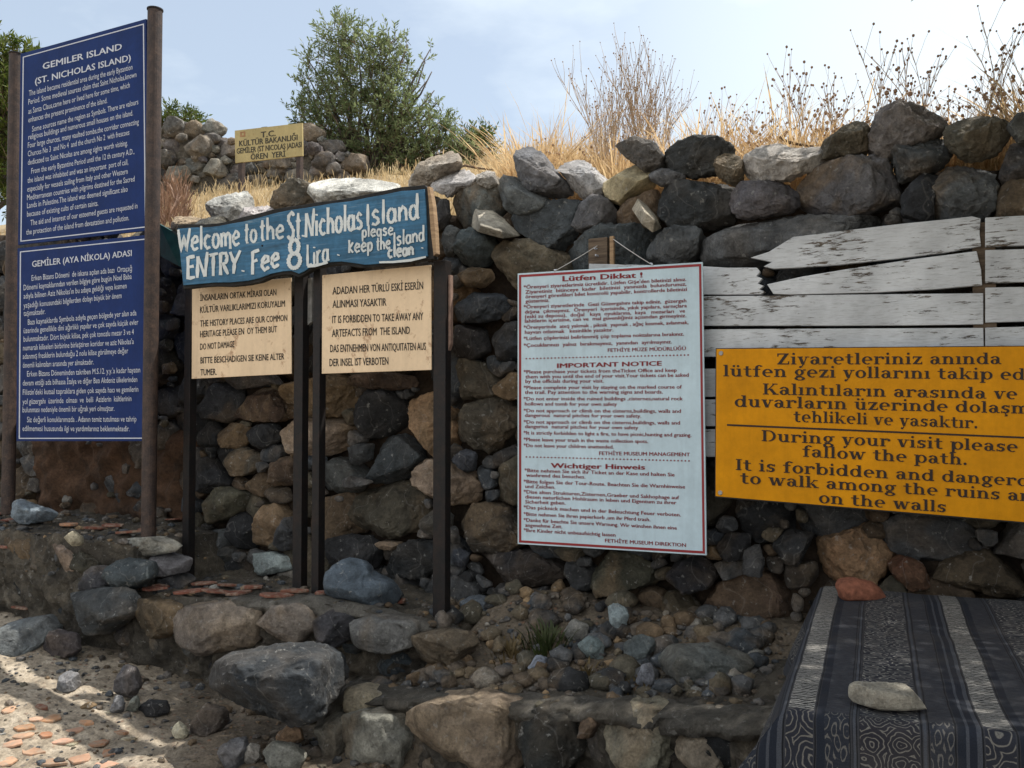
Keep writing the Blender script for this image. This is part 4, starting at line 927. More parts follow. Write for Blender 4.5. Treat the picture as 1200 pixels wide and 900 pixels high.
for x0, y0, x1, y1 in ((617, 420.3, 806.5, 416), (617, 535.4, 807.5, 540.1)):
    for i in range(46):
        k = i/45; x = x0+(x1-x0)*k; y = y0+(y1-y0)*k; p = pl.at(x, y, .0018); d = pl.at(x+.85, y, .0018)-p; mb.slab([p-d-Z*.0026, p+d-Z*.0026, p+d+Z*.0026, p-d+Z*.0026], .0006, pl.n)
mb.build('dotted_rule', M['maroon'], pn)
def cord(pts, r, name, parent):
    mb = MB(); mb.tube(pts, r, 6); return mb.build(name, flat('white_cord', (.55, .55, .54), .8), parent, smooth=True)
pb = Plane(.10)
for x0, y0, x1, y1 in ((650, 318, 700, 288), (764.5, 310.5, 719, 280.5)):
    a = pl.at(x0, y0, .003); b = pb.at(x1, y1); cord([a, a*.66+b*.34-Z*.002, a*.33+b*.67-Z*.002, b], .0016, 'cord', wn)
    mb = MB(); mb.tube([a-Z*.002, a+Z*.004, a*.95+b*.05+Z*.002], [.003, .004, .002], 8); mb.build('knot', M['white_ink'], wn)

# --- yellow warning sign with slab-serif lettering
pl = Plane(.125, R(-1.5))
ys = empty('warning_sign', pl.at(1040, 600), 'large orange yellow warning sign with heavy dark serif text in Turkish and English', 'sign')
EXR = 1262
qy = [(839.5, 409), (EXR, 405.5), (EXR, 617), (838.5, 581.5)]
panel('backing', Plane(.122, R(-1.5)), [(838.5,408),(EXR+1.5,404.5),(EXR+1.5,619),(837.5,583)], .012, M['black_ink'], ys)
pn = panel('panel', pl, qy, .002, M['yellow'], ys)
class Serif:                                         # heavy slab-serif letters built from stems, bowls and bars
    T, t, XH, CH, AS = .15, .055, .50, .70, .73
    def __init__(s): s.P = []; s.w = 0
    def rect(s, x0, y0, x1, y1): s.P.append([(x0, y0), (x1, y0), (x1, y1), (x0, y1)])
    def stem(s, x, y0, y1, top='', bot='b'):
        T, t = s.T, s.t; s.rect(x, y0, x+T, y1)
        if 'l' in top or 'b' in top: s.rect(x-.075, y1-t, x+T*.5, y1+.0)
        if 'r' in top or 'b' in top: s.rect(x+T*.5, y1-t, x+T+.075, y1)
        if bot: s.rect(x-.075, y0, x+T+.075, y0+t)
    def ring(s, cx, cy, rx, ry, a0=0, a1=360, thin=None):
        n = max(6, int(abs(a1-a0)/18)); t = thin or s.t
        o = [(cx+rx*math.cos(R(a0+(a1-a0)*i/n)), cy+ry*math.sin(R(a0+(a1-a0)*i/n))) for i in range(n+1)]
        q = [(cx+(rx-s.T)*math.cos(R(a0+(a1-a0)*i/n)), cy+(ry-t)*math.sin(R(a0+(a1-a0)*i/n))) for i in range(n+1)]
        for i in range(n): s.P.append([o[i], o[i+1], q[i+1], q[i]])
    def diag(s, x0, y0, x1, y1, w): s.P.append([(x0-w/2, y0), (x0+w/2, y0), (x1+w/2, y1), (x1-w/2, y1)])
    def dot(s, cx, cy, r=.075): s.P.append([(cx+r*math.cos(k*math.pi/5), cy+r*math.sin(k*math.pi/5)) for k in range(10)])
def glyph(c):
    g = Serif(); T, t, X, C, A = g.T, g.t, g.XH, g.CH, g.AS
    def bowl(x=.30): g.ring(x, X/2, .28, X/2+.01)
    if c in 'iıj': g.stem(.10, 0, X, 'l'); g.w = .36; (c == 'i') and g.dot(.175, X+.17)
    elif c == 'l': g.stem(.10, 0, A, 'l'); g.w = .36
    elif c in 'nm h'.replace(' ', ''):
        g.stem(.10, 0, A if c == 'h' else X, 'l'); g.ring(.36, X-.20, .24, .21, 0, 150); g.stem(.45, 0, X-.19, ''); g.w = .72
        if c == 'm': g.ring(.71, X-.20, .24, .21, 0, 150); g.stem(.80, 0, X-.19, ''); g.w = 1.06
    elif c in 'uü': g.stem(.10, .17, X, 'l', ''); g.ring(.33, .19, .23, .20, 180, 330); g.stem(.43, 0, X, 'l', ''); g.rect(.55, 0, .66, t); g.w = .70; [g.dot(x, X+.16, .07) for x in (.22, .44)] if c == 'ü' else None
    elif c == 'a': g.ring(.27, .155, .22, .165); g.ring(.28, X-.17, .24, .18, 0, 165); g.rect(.37, .06, .52, X-.15); g.rect(.48, 0, .62, t); g.w = .64
    elif c == 'e': bowl(.32); g.rect(.15, X*.47, .56, X*.47+t); g.P = [p for p in g.P if not (sum(q[0] for q in p)/4 > .42 and .06 < sum(q[1] for q in p)/4 < X*.46)]; g.w = .64
    elif c == 'o': bowl(.32); g.w = .64
    elif c == 'd': bowl(.32); g.stem(.46, 0, A, 'l', ''); g.rect(.55, 0, .68, t); g.w = .72
    elif c == 'b': bowl(.40); g.stem(.10, 0, A, 'l', ''); g.w = .72
    elif c == 'p': bowl(.42); g.stem(.10, -.22, X, 'l'); g.w = .74
    elif c == 'g': g.ring(.30, X*.62, .24, X*.38+.01); g.ring(.32, -.08, .28, .13); g.rect(.12, .03, .42, .10); g.rect(.48, X-.07, .64, X); g.w = .66
    elif c == 'r': g.stem(.10, 0, X, 'l'); g.ring(.40, X-.16, .20, .17, 25, 150, .07); g.dot(.50, X-.10, .08); g.w = .58
    elif c in 'sş':
        g.ring(.28, X-.145, .21, .155, 20, 215, .07); g.ring(.28, .145, .21, .155, -150, 95, .07); g.diag(.32, .2, .24, .30, .2); g.rect(.44, X-.15, .49, X); g.rect(.06, 0, .11, .15); g.w = .56
        if c == 'ş': g.rect(.26, -.10, .32, 0); g.ring(.30, -.14, .10, .07, -150, 90, .05)
    elif c == 't': g.stem(.14, .10, X+.16, '', ''); g.rect(.02, X-t, .44, X); g.ring(.34, .13, .20, .14, 180, 320, .06); g.w = .50
    elif c == 'f': g.stem(.14, 0, X+.08, ''); g.ring(.36, X+.07, .22, .17, 30, 180, .06); g.rect(.02, X-t, .42, X); g.w = .48
    elif c == 'k': g.stem(.10, 0, A, 'l'); g.diag(.26, .20, .52, X, .06); g.diag(.36, .27, .58, 0, .17); g.rect(.42, X-t, .66, X); g.rect(.46, 0, .72, t); g.w = .73
    elif c in 'vy': g.diag(.31, 0, .14, X, .17); g.diag(.33, 0, .50, X, .06); g.rect(.02, X-t, .30, X); g.rect(.40, X-t, .64, X); g.w = .64; (c == 'y') and (g.diag(.22, -.18, .33, .04, .06), g.dot(.17, -.16, .07))
    elif c == 'w': [g.diag(a, 0, b, X, w) for a, b, w in ((.30, .14, .16), (.32, .46, .06), (.62, .46, .16), (.64, .80, .06))]; g.rect(.02, X-t, .28, X); g.rect(.70, X-t, .92, X); g.w = .94
    elif c == 'z': g.rect(.05, X-.07, .53, X); g.rect(.05, 0, .54, .07); g.diag(.15, .04, .43, X-.04, .17); g.rect(.05, X-.16, .10, X); g.rect(.49, 0, .54, .16); g.w = .58
    elif c == 'Z': g.rect(.06, C-.07, .66, C); g.rect(.06, 0, .68, .07); g.diag(.17, .04, .55, C-.04, .19); g.rect(.06, C-.2, .12, C); g.rect(.62, 0, .68, .2); g.w = .74
    elif c == 'K': g.stem(.10, 0, C, 'b'); g.diag(.28, .28, .62, C, .07); g.diag(.40, .38, .68, 0, .19); g.rect(.50, C-t, .78, C); g.rect(.52, 0, .84, t); g.w = .84
    elif c == 'D': g.stem(.10, 0, C, 'l', ''); g.rect(.02, 0, .3, t); g.rect(.2, C-t, .40, C); g.ring(.38, C/2, .38, C/2, -90, 90); g.w = .82
    elif c == 'I': g.stem(.12, 0, C, 'b'); g.w = .40
    elif c == '.': g.dot(.14, .075, .085); g.w = .28
    else: g.w = .34
    return g
def serif_lines(name, pl, lines, mat, parent, off=.0016):
    mb = MB()
    for s_, xl, yl, xr, yr, em in lines:
        gs_ = [glyph(c) for c in s_]; tot = sum(g.w for g in gs_); x = 0
        for g in gs_:
            for p in g.P:
                vs = []
                off += .0000006
                for a, b in p:
                    k = (x+a)/tot; vs.append(pl.at(xl+(xr-xl)*k, yl+(yr-yl)*k-b*em, off))
                mb.add(vs, [tuple(range(len(vs)))])
            x += g.w
    return mb.build(name, mat, parent)
def C6l(t, a, b, c, d, em=18.5): return (t, 810+a/2.308, 230+b/2.308, 810+c/2.308, 230+d/2.308, em)
serif_lines('lettering', pl, [C6l("Ziyaretleriniz anında",230,455,840,454),C6l("lütfen gezi yollarını takip ediniz.",86,487,1022,498),C6l("Kalıntıların arasında ve",193,536,884,549),C6l("duvarların üzerinde dolaşmak",116,569,990,590),C6l("tehlikeli ve yasaktır.",276,610,776,628),
  C6l("During your visit please",190,662,885,692),C6l("fallow the path.",300,704,748,727),C6l("It is forbidden and dangerous",119,740,978,788),C6l("to walk among the ruins and",132,776,962,828),C6l("on the walls",344,829,692,855)], M['brown_ink'], pn)
mb = MB(); mb.slab([pl.at(*C6([p])[0], .0016) for p in ((97,621),(1010,660),(1010,655),(97,616))], .0008, pl.n); mb.build('rule', M['brown_ink'], pn)
screw(ys, pl, [(845, 414), (844, 577.5), (EXR-6, 412), (EXR-6, 611)], flat('zinc', (.35, .34, .32), .4), .009)
# ------------------------------------------------------------------ where a ray of the picture meets the ground or a terrace
from mathutils.bvhtree import BVHTree
def _bvh(objs):
    V, Fc = [], []
    for o in objs:
        b = len(V); off = world_loc(o); V += [v.co+off for v in o.data.vertices]; Fc += [[b+i for i in p.vertices] for p in o.data.polygons]
    return BVHTree.FromPolygons(V, Fc)
SURF = _bvh([o for o in COL.objects if o.type == 'MESH' and (o.name == 'ground' or o.name.startswith(('mortar_bed', 'earth_bed')))])
def hit(px, py):
    p, n, i, d = SURF.ray_cast(CAM, ray(px, py).normalized()); return p if p else onlevel(px, py, .3)
def drop(x, y, z0=1.15):
    p, n, i, d = SURF.ray_cast(Vector((x, y, z0)), Vector((0, 0, -1))); return (p.z if p else .3), (n if n else Z)

def lying_rock(name, poly_px, color, pa, d=None, T=None, sub=4, mat='rock', sink=.15, e=.7, facets=10, rough=1.15, depth_k=.75):
    xs = [p[0] for p in poly_px]; ys = [p[1] for p in poly_px]; cx, yb = (min(xs)+max(xs))/2, max(ys)
    if d is None: d = hit(cx, yb-1.0).y
    w = (max(xs)-min(xs))/F*d; T = T or w*.5*depth_k
    dc = d + T*.55
    pts = np.array([((x-600)/F*dc, P(x, y, dc).z) for x, y in poly_px]); c = pts.mean(0)
    X, Fc, _ = rock_verts(pts-c, T, random.randint(0, 10**6), sub, e=e, facets=facets, rough=rough)
    V = np.stack([c[0]+X[:, 0], dc-X[:, 2], c[1]+X[:, 1]], 1)
    o = link_mesh(name, V, Fc, M[mat], None, smooth=True, origin=(c[0], dc, c[1])); o.color = tuple(vary(color, .08))+(pa,); return o
random.seed(5)
ROCKS = [
 ([(236,800),(262,776),(320,765),(370,762),(402,772),(404,790),(390,830),(352,844),(300,842),(250,828)], (.042,.047,.053), .12, 'large flat dark grey boulder on the dirt below the lower terrace', {'d': 3.05, 'T': .2, 'e': .5, 'sub': 5, 'facets': 4}),
 ([(379,680),(389,664),(409,656),(429,661),(437,675),(461,683),(473,701),(461,712),(420,714),(394,702)], (.085, .105, .125), .02, 'smooth blue grey boulder lying on the lower terrace between the notice legs', {'d': 3.72, 'T': .12}),
 ([(405,808),(432,803),(462,810),(464,830),(440,835),(408,830)], (.29,.25,.175), .1, 'pale tan squared stone block on the front step', {'e': .45, 'facets': 2, 'rough': .5}),
 ([(381,798),(408,796),(412,806),(402,825),(386,828)], (.24,.23,.2), .3, 'small pointed grey stone leaning beside the tan block', {}),
 ([(139,795),(146,779),(163,782),(169,802),(158,822),(142,818)], (.10,.11,.125), .3, 'upright dark stone with a pale cap left of the large flat boulder', {}),
 ([(163,830),(178,821),(198,822),(203,835),(186,843),(168,841)], DARK, .1, 'flat dark oval stone on the dirt between the sunlit patch and the boulder', {}),
 ([(205,850),(214,846),(222,852),(225,862),(217,867),(208,858)], (.50,.46,.38), .05, 'small broken cream stone chip standing on the dirt', {}),
 ([(225,850),(240,826),(262,830),(270,850),(252,862),(232,862)], (.10,.09,.08), .3, 'dark brown stone under the left end of the large flat boulder', {}),
 ([(326,862),(338,851),(355,855),(358,868),(345,876),(330,872)], (.27,.19,.11), .4, 'small rounded tan stone under the right end of the large boulder', {}),
 ([(290,880),(299,871),(307,874),(309,890),(300,898),(291,894)], (.36,.35,.32), .1, 'small round pale pebble stone at the bottom left of centre', {}),
 ([(256,884),(270,866),(290,870),(296,888),(284,902),(262,902)], (.16,.165,.175), .2, 'rounded grey stone beside the round pale pebble', {}),
 ([(308,888),(322,870),(345,874),(362,888),(350,908),(318,908)], (.25,.24,.22), .5, 'rough pale stone at the bottom edge right of the round pale pebble', {}),
 ([(134,832),(139,816),(148,815),(150,830),(144,838)], (.20,.21,.22), .1, 'small pale grey standing stone below the upright dark stone', {}),
 ([(152,834),(158,818),(166,816),(168,828),(160,838)], (.19,.2,.19), .1, 'small greenish grey standing stone below the upright dark stone', {}),
 ([(-20,760),(5,735),(42,728),(60,745),(40,765),(0,778)], (.16,.17,.185), .1, 'broad flat bluish slab at the left edge on the path', {'T': .3}),
 ([(50,758),(66,738),(92,742),(98,762),(76,775),(56,770)], (.09,.085,.085), .2, 'dark rounded stone on the path below the upper terrace', {}),
 ([(70,800),(80,788),(96,790),(98,805),(86,813),(74,810)], (.17,.17,.17), .3, 'knobbly grey stone near the shadow edge on the path', {}),
 ([(712,716),(724,708),(736,720),(730,748),(718,748)], (.27,.31,.33), .05, 'upright pale bluish stone in the rubble below the white notice', {}),
 ([(676,755),(690,746),(708,752),(704,772),(684,776)], (.19,.23,.26), .1, 'blue white stone in the rubble, lower left of the upright one', {}),
 ([(618,782),(628,768),(642,772),(640,786),(626,790)], (.20,.24,.28), .05, 'small bluish stone alone on the front step', {}),
 ([(744,800),(752,780),(764,778),(766,800),(756,808)], (.16,.175,.19), .1, 'dark bluish pointed stone at the foot of the rubble', {}),
 ([(730,756),(746,744),(766,750),(768,772),(748,784),(732,774)], (.13,.15,.17), .15, 'knobbly blue grey stone in the middle of the rubble', {}),
 ([(775,790),(800,760),(850,758),(880,772),(866,795),(815,800)], (.13,.14,.15), .2, 'wide low grey rock at the foot of the wall left of the cloth', {}),
 ([(538,708),(552,698),(572,702),(578,722),(558,730),(542,724)], (.14,.17,.20), .05, 'blue grey stone just right of the rightmost black notice leg', {}),
 ([(660,738),(674,726),(690,734),(688,750),(668,752)], (.19,.19,.19), .2, 'small round grey stone at the left end of the rubble', {}),
 ([(822,770),(832,758),(846,762),(846,774),(830,780)], (.25,.18,.12), .3, 'small orange brown stone below the big brown boulder of the wall', {}),
 ([(20,585),(36,592),(66,602),(60,612),(30,614),(16,600)], (.20,.24,.29), .1, 'pale blue flat stone on the upper terrace between the blue sign posts', {'d': 4.6, 'T': .08}),
 ([(78,630),(88,622),(98,628),(100,638),(90,640),(80,636)], (.42,.36,.27), .1, 'small cream stone set in the edge of the upper terrace', {'d': 4.1}),
]
for poly, c, pa, lab, kw in ROCKS:
    tag(lying_rock('loose_rock', poly, c, pa, **kw), lab, 'rock', 'loose rocks on the ground and terraces')

# rubble and pebbles nobody would count
def scatter(name, n, region, r0, r1, label, mat, squash=.65, lift=.3, sub=1):
    V, Fc = [], []; D, F0 = ICO[sub]
    for _ in range(n):
        s, t = region(); q = sht(s, 0, t); z, nrm = drop(q.x, q.y)
        if nrm.z < .35: continue
        r = r0*(r1/r0)**(random.random()**1.8)
        if q.x < -1.0 and t > .75 and r > .011 and random.random() < .8: continue
        sc = np.array([random.uniform(.7, 1.35), random.uniform(.7, 1.35), squash*random.uniform(.7, 1.2)])*r
        X = D*sc*(1+rng.uniform(-.22, .22, (len(D), 1))); a = random.uniform(0, 6.28); ca, sa = math.cos(a), math.sin(a)
        X = np.stack([X[:, 0]*ca-X[:, 1]*sa, X[:, 0]*sa+X[:, 1]*ca, X[:, 2]], 1)+np.array([q.x, q.y, z+sc[2]*lift])
        b = len(V)*len(D); V.append(X); Fc += [tuple(b+i for i in f) for f in F0]
    o = link_mesh(name, np.concatenate(V), Fc, M['rubble'], None, smooth=sub > 1, origin=(0, 3, .4)); o.color = GREY+(.4,)
    return tag(o, label, 'pebbles', kind='stuff')
scatter('pebbles', 5200, lambda: (random.uniform(-4.2, 1.6), random.uniform(.05, 1.9)), .004, .028, 'small pebbles and grit strewn over the path and terraces', M['rubble'])
scatter('rubble', 380, lambda: (random.uniform(-.3, 1.15), .02+.62*random.random()**1.2), .012, .06, 'broken rubble stones heaped along the foot of the wall', M['rubble'], .8, .45, 2)
scatter('gravel', 140, lambda: (random.uniform(-3.2, -.3), random.uniform(.6, 1.5)), .015, .045, 'loose gravel stones between the terraces and the sunlit path', M['rubble'], .7, .3, 2)

# red tile shards
def shard(px, py, w, h, col, label, group, tilt=.12, lift=0.0):
    p = hit(px, py); d = p.y; a = w/F*d/2; b = max(.012, h/F*d/2*2.6); n = random.randint(6, 8); a0 = random.uniform(0, 6)
    sx, sy = random.uniform(-tilt, tilt), random.uniform(-tilt, tilt); th = random.uniform(.009, .014)
    mb = MB(); ring = []
    for k in range(n):
        q = a0+6.283*k/n; x, y = a*random.uniform(.62, 1.15)*math.cos(q), b*random.uniform(.62, 1.15)*math.sin(q); ring.append(Vector((p.x+x, p.y+y, p.z+.004+lift+x*sx+y*sy)))
    mb.slab(ring, th, Z); o = mb.build('tile_shard', M['tile'], None, bevel=.0025); o.color = tuple(vary(col, .2))+(1,)
    return tag(o, label, 'tile shard', group)
OR, RD, PK = (.34, .175, .10), (.15, .058, .038), (.37, .22, .15)
for px, py, w, h in ((6,604,26,6),(18,612,34,8),(80,618,22,9),(112,622,34,6),(150,627,46,9),(132,619,30,6),(205,612,28,7),(172,624,26,6)):
    shard(px, py, w, h, RD if px < 60 or px > 90 else OR, 'flat red tile shard lying along the top edge of the upper terrace', 'tile shards on the upper terrace', lift=.018)
for px, py, w, h in ((196,690,36,6),(220,698,46,7),(250,697,40,6),(238,688,34,5),(278,699,36,7),(322,702,46,8),(345,697,36,7),(296,692,30,5),(180,694,30,6),(266,690,28,5),(378,699,26,6),(470,709,16,5)):
    shard(px, py, w, h, RD, 'flat dark red tile shard lying along the top of the lower terrace', 'tile shards on the lower terrace', lift=.02)
random.seed(9)
for px, py, w, h in ((12,832,22,8),(26,862,34,9),(42,843,24,7),(56,843,34,9),(72,868,34,8),(38,880,30,8),(112,870,34,10),(88,855,22,7),(30,852,26,7),(60,893,40,11),(95,889,32,10),(14,872,26,9),(100,846,22,5),(130,882,26,9),(142,858,22,5),(8,893,28,10),(54,861,20,7),(124,896,28,9)):
    shard(px, py, w, h, random.choice([OR, PK, PK]), 'flat orange tile shard lying in the sunlit patch of the path', 'tile shards on the sunlit path', tilt=.06)
for px, py, w, h, lab in ((28,757,22,8,'red tile shard on the path just below the bluish slab'),(45,828,26,5,'dull red tile shard in the shade at the edge of the sunlit patch'),(8,640,30,5,'dark red tile shard stuck in the side of the upper terrace'),(30,712,30,5,'long thin red tile shard on the path under the upper terrace')):
    shard(px, py, w, h, RD, lab, 'tile shards on the shaded path')
for px, py, w, h in ((12,750,14,7),(18,771,18,4),(128,834,16,4),(84,872,18,6),(150,866,20,5)):
    o = shard(px, py, w, h, (.5,.46,.38), 'flat cream stone flake lying on the path', 'cream stone flakes on the path'); o.name = 'stone_flake'; o['category'] = 'stone flake'; o.data.materials[0] = M['rock']

# ------------------------------------------------------------------ the table under the patterned cloth
TZ = .98
A_, B_ = onlevel(963, 691, TZ), onlevel(919, 836, TZ)
dq = (B_-A_); LQ = dq.length; dq.normalize(); dp = Vector((-dq.y, dq.x, 0)); dp = dp if dp.x > 0 else -dp; WP = 1.55
def tp(p, q, z=0.0): return A_ + dp*p + dq*q + Z*z
tb = empty('table', tp(WP/2, LQ/2, -.66), 'low wooden table against the wall, hidden under the patterned cloth', 'table')
mb = MB(); mb.box(tp(WP/2, LQ/2, -.022), dp*(WP/2-.01), dq*(LQ/2-.01), Z*.018); mb.build('tabletop', M['grey_wood'], tb, bevel=.004)
for p, q in ((.08, .08), (WP-.08, .08), (.08, LQ-.08), (WP-.08, LQ-.08)):
    x = tp(p, q); zb = drop(x.x, x.y, .9)[0]; h = (TZ-.042-zb)/2+.03; mb = MB(); mb.box(Vector((x.x, x.y, TZ-.042-h)), dp*.03, dq*.03, Z*h); mb.build('leg', M['grey_wood'], tb)
def mat_cloth():
    m = NT('patterned_cloth'); tc = m.n('TexCoord'); uv = tc.outputs['UV']; sp = m.n('SeparateXYZ'); m.l(uv, sp.inputs[0]); u, v = sp.outputs[0], sp.outputs[1]
    wob_ = m.noise(uv, 9, 2); u2 = m.math('ADD', u, m.math('MULTIPLY', m.math('SUBTRACT', wob_, .5), .006))
    PER = .355; fr = m.math('FRACT', m.math('DIVIDE', m.math('ADD', u2, PER*4), PER))
    seq = [(0, 'line'), (.015, 'chain'), (.155, 'line'), (.175, 'navy'), (.215, 'weave'), (.345, 'line'), (.365, 'edge'), (.38, 'line'), (.40, 'pais'), (.70, 'line'), (.72, 'edge'), (.735, 'line'), (.755, 'weave'), (.87, 'line'), (.885, 'navy'), (.925, 'edge'), (.94, 'navy'), (.975, 'edge')]
    def mask(k): return m.ramp(fr, [(p, 1.0 if n == k else 0.0) for p, n in seq], True)
    navy, ink, pale, grey = (.010, .0135, .022), (.006, .007, .010), (.125, .12, .11), (.045, .047, .055)
    fine = m.noise(m.coord('UV', (420, 420, 1)), 1, 2)
    # chain: rungs across with curled ends
    wv = m.n('TexWave', wave_type='BANDS', bands_direction='Y'); wv.inputs['Scale'].default_value = 30; wv.inputs['Distortion'].default_value = 4.0; wv.inputs['Detail'].default_value = 2; wv.inputs['Detail Scale'].default_value = 2.5; m.l(uv, wv.inputs['Vector'])
    chain = m.mix(m.ramp(wv.outputs['Fac'], [(.38, 0), (.52, 1)]), ink, (.25, .245, .23))
    # weave: fine broken bars across the stripe
    wn_ = m.noise(m.coord('UV', (45, 260, 1)), 1, 3, .6); weave = m.mix(m.ramp(wn_, [(.42, 0), (.62, .85)]), (.020, .023, .031), grey)
    # scrolls: rings round scattered points plus fine filler lines
    def scroll(sx, sy, freq, base, tint=pale):
        vec = m.coord('UV', (sx, sy, 1)); x = m.n('TexVoronoi'); x.inputs['Scale'].default_value = 1; x.inputs['Randomness'].default_value = .55
        nv = m.n('VectorMath', operation='ADD'); sc = m.n('VectorMath', operation='SCALE'); sc.inputs['Scale'].default_value = .55
        nz = m.n('TexNoise'); nz.inputs['Scale'].default_value = 1.3; nz.inputs['Detail'].default_value = 2; m.l(vec, nz.inputs['Vector']); m.l(nz.outputs['Color'], sc.inputs[0]); m.l(vec, nv.inputs[0]); m.l(sc.outputs[0], nv.inputs[1]); m.l(nv.outputs[0], x.inputs['Vector'])
        r = m.math('SINE', m.math('MULTIPLY', x.outputs['Distance'], freq)); return m.mix(m.ramp(m.math('ABSOLUTE', r), [(.24, 1), (.46, 0)]), base, tint)
    pais = scroll(17, 44, 13, (.016, .018, .026), (.20, .195, .18)); med = scroll(24, 24, 17, (.016, .016, .022))
    endk = m.ramp(m.math('SUBTRACT', v, LQ-.03), [(0.0, 0), (.004, 1)])
    pais = m.mix(endk, pais, med); chain = m.mix(endk, chain, scroll(20, 16, 17, (.016, .018, .026))); weave = m.mix(m.math('MULTIPLY', endk, .7), weave, scroll(60, 22, 9, navy))
    c = m.mix(mask('chain'), navy, chain); c = m.mix(mask('weave'), c, weave); c = m.mix(mask('pais'), c, pais)
    c = m.mix(mask('line'), c, m.mix(m.ramp(m.math('FRACT', m.math('MULTIPLY', fr, 55)), [(.4, 0), (.5, .6)]), ink, grey)); c = m.mix(mask('edge'), c, (.045, .05, .062))
    c = m.mix(1.0, c, m.ramp(fine, [(.3, .72), (.7, 1.22)]), 'MULTIPLY'); c = m.mix(m.ramp(m.noise(uv, 4, 4), [(.5, 0), (.8, .12)]), c, (.25, .22, .18))
    m.color(c); m.rough(.95); m.bump(fine, .35, .0015); return m.m
def make_cloth():
    ps = np.arange(-.62, WP+.35, .014); qs = np.arange(-.02, LQ+.46, .014); V, UVc, Fc = [], [], []
    for q in qs:
        for p in ps:
            a = max(0, -p); a2 = max(0, p-WP); b = max(0, q-LQ); r_ = .018
            px_, pq = max(-.006, min(p, WP+.006)), min(q, LQ+.006)
            dropv = math.hypot(a+a2, b) if b > 0 else a+a2
            n1 = noise.noise(Vector((p*3.1, q*3.3, 2)))*.012 - .012*math.sin(math.pi*max(0, min(1, q/LQ)))*(1-abs(2*max(0, min(1, p/WP))-1)) + noise.noise(Vector((p*8, q*5, 5)))*.005 + .004*noise.ridged_multi_fractal(Vector((p*2.2+q, q*2.6-p, 3)), 1, 2, 2, 1, 2)
            fold = .020*math.sin(q*9+1.5*math.sin(q*4))*min(1, a/.2) ; foldb = .022*math.sin(p*8+1.2*math.sin(p*5+1))*min(1, b/.2)
            both = min(a, b)
            ox = -(.34*a + fold + .75*both) + (.10*a2); oq = .10*b + foldb + .20*both
            if q > LQ-.0 and a > 0: oq += .02*math.sin(a*22)*min(1, b/.1)
            x = tp(px_+ox, pq+oq, .006 - max(0, dropv-.004)*.975 + (n1 if dropv == 0 else 0) + .006*math.sin(min(q, LQ)*5)*(1 if dropv == 0 else 0)*.4)
            V.append(tuple(x)); UVc.append((p, q))
    n = len(ps)
    for j in range(len(qs)-1):
        for i in range(n-1): Fc.append((j*n+i, (j+1)*n+i, (j+1)*n+i+1, j*n+i+1))
    o = link_mesh('table_cloth', V, Fc, mat_cloth(), None, smooth=True, uvs=UVc)
    sm = o.modifiers.new('smooth', 'SMOOTH'); sm.factor = .5; sm.iterations = 3
    so_ = o.modifiers.new('solid', 'SOLIDIFY'); so_.thickness = .0025; so_.offset = -1
    return tag(o, 'navy and grey striped cloth with woven scroll patterns draped over the table', 'tablecloth')
make_cloth()
random.seed(31)
M['brick_red'] = flat('brick_red', (.22, .085, .052), .95, .35, 60, .004)
o = lying_rock('brick_fragment', [(978,690),(983,681),(997,679),(1030,685),(1036,692),(1036,704),(985,705)], RED, 0, d=2.78, T=.045, mat='brick_red', e=.5, facets=4, rough=.4); o.location.z += .004
tag(o, 'rounded red brick fragment holding down the back edge of the cloth', 'brick')
def flat_stone():
    c = onlevel(1040, 822, TZ+.02); pl_ = np.array([(-.085,.012),(-.07,.045),(-.01,.055),(.05,.036),(.086,-.012),(.082,-.045),(.03,-.055),(-.04,-.036)])
    X, Fc, _ = rock_verts(pl_, .026, 77, 5, e=.55, facets=4, rough=.3); o = link_mesh('flat_stone', X*np.array([.82, .82, .9]) + np.array(tuple(c+Z*.012)), Fc, M['rock'], None, smooth=True, origin=tuple(c)); o.color = (.44, .41, .34, .03); return o
o = flat_stone()
tag(o, 'flat cream coloured stone lying in the middle of the patterned cloth', 'stone')
# green sheeting behind the left end of the welcome board
mb = MB(); mb.slab([onplane(x, y, .10 + .02*math.sin(x)) for x, y in ((186,262),(200,270),(222,275),(232,300),(228,318),(210,312),(188,300))], .015, NN); o = mb.build('green_sheeting', flat('green_plastic', (.02, .075, .06), .45, .3, 15), None)
tag(o, 'dark green plastic sheeting tucked behind the left end of the welcome board', 'sheeting')

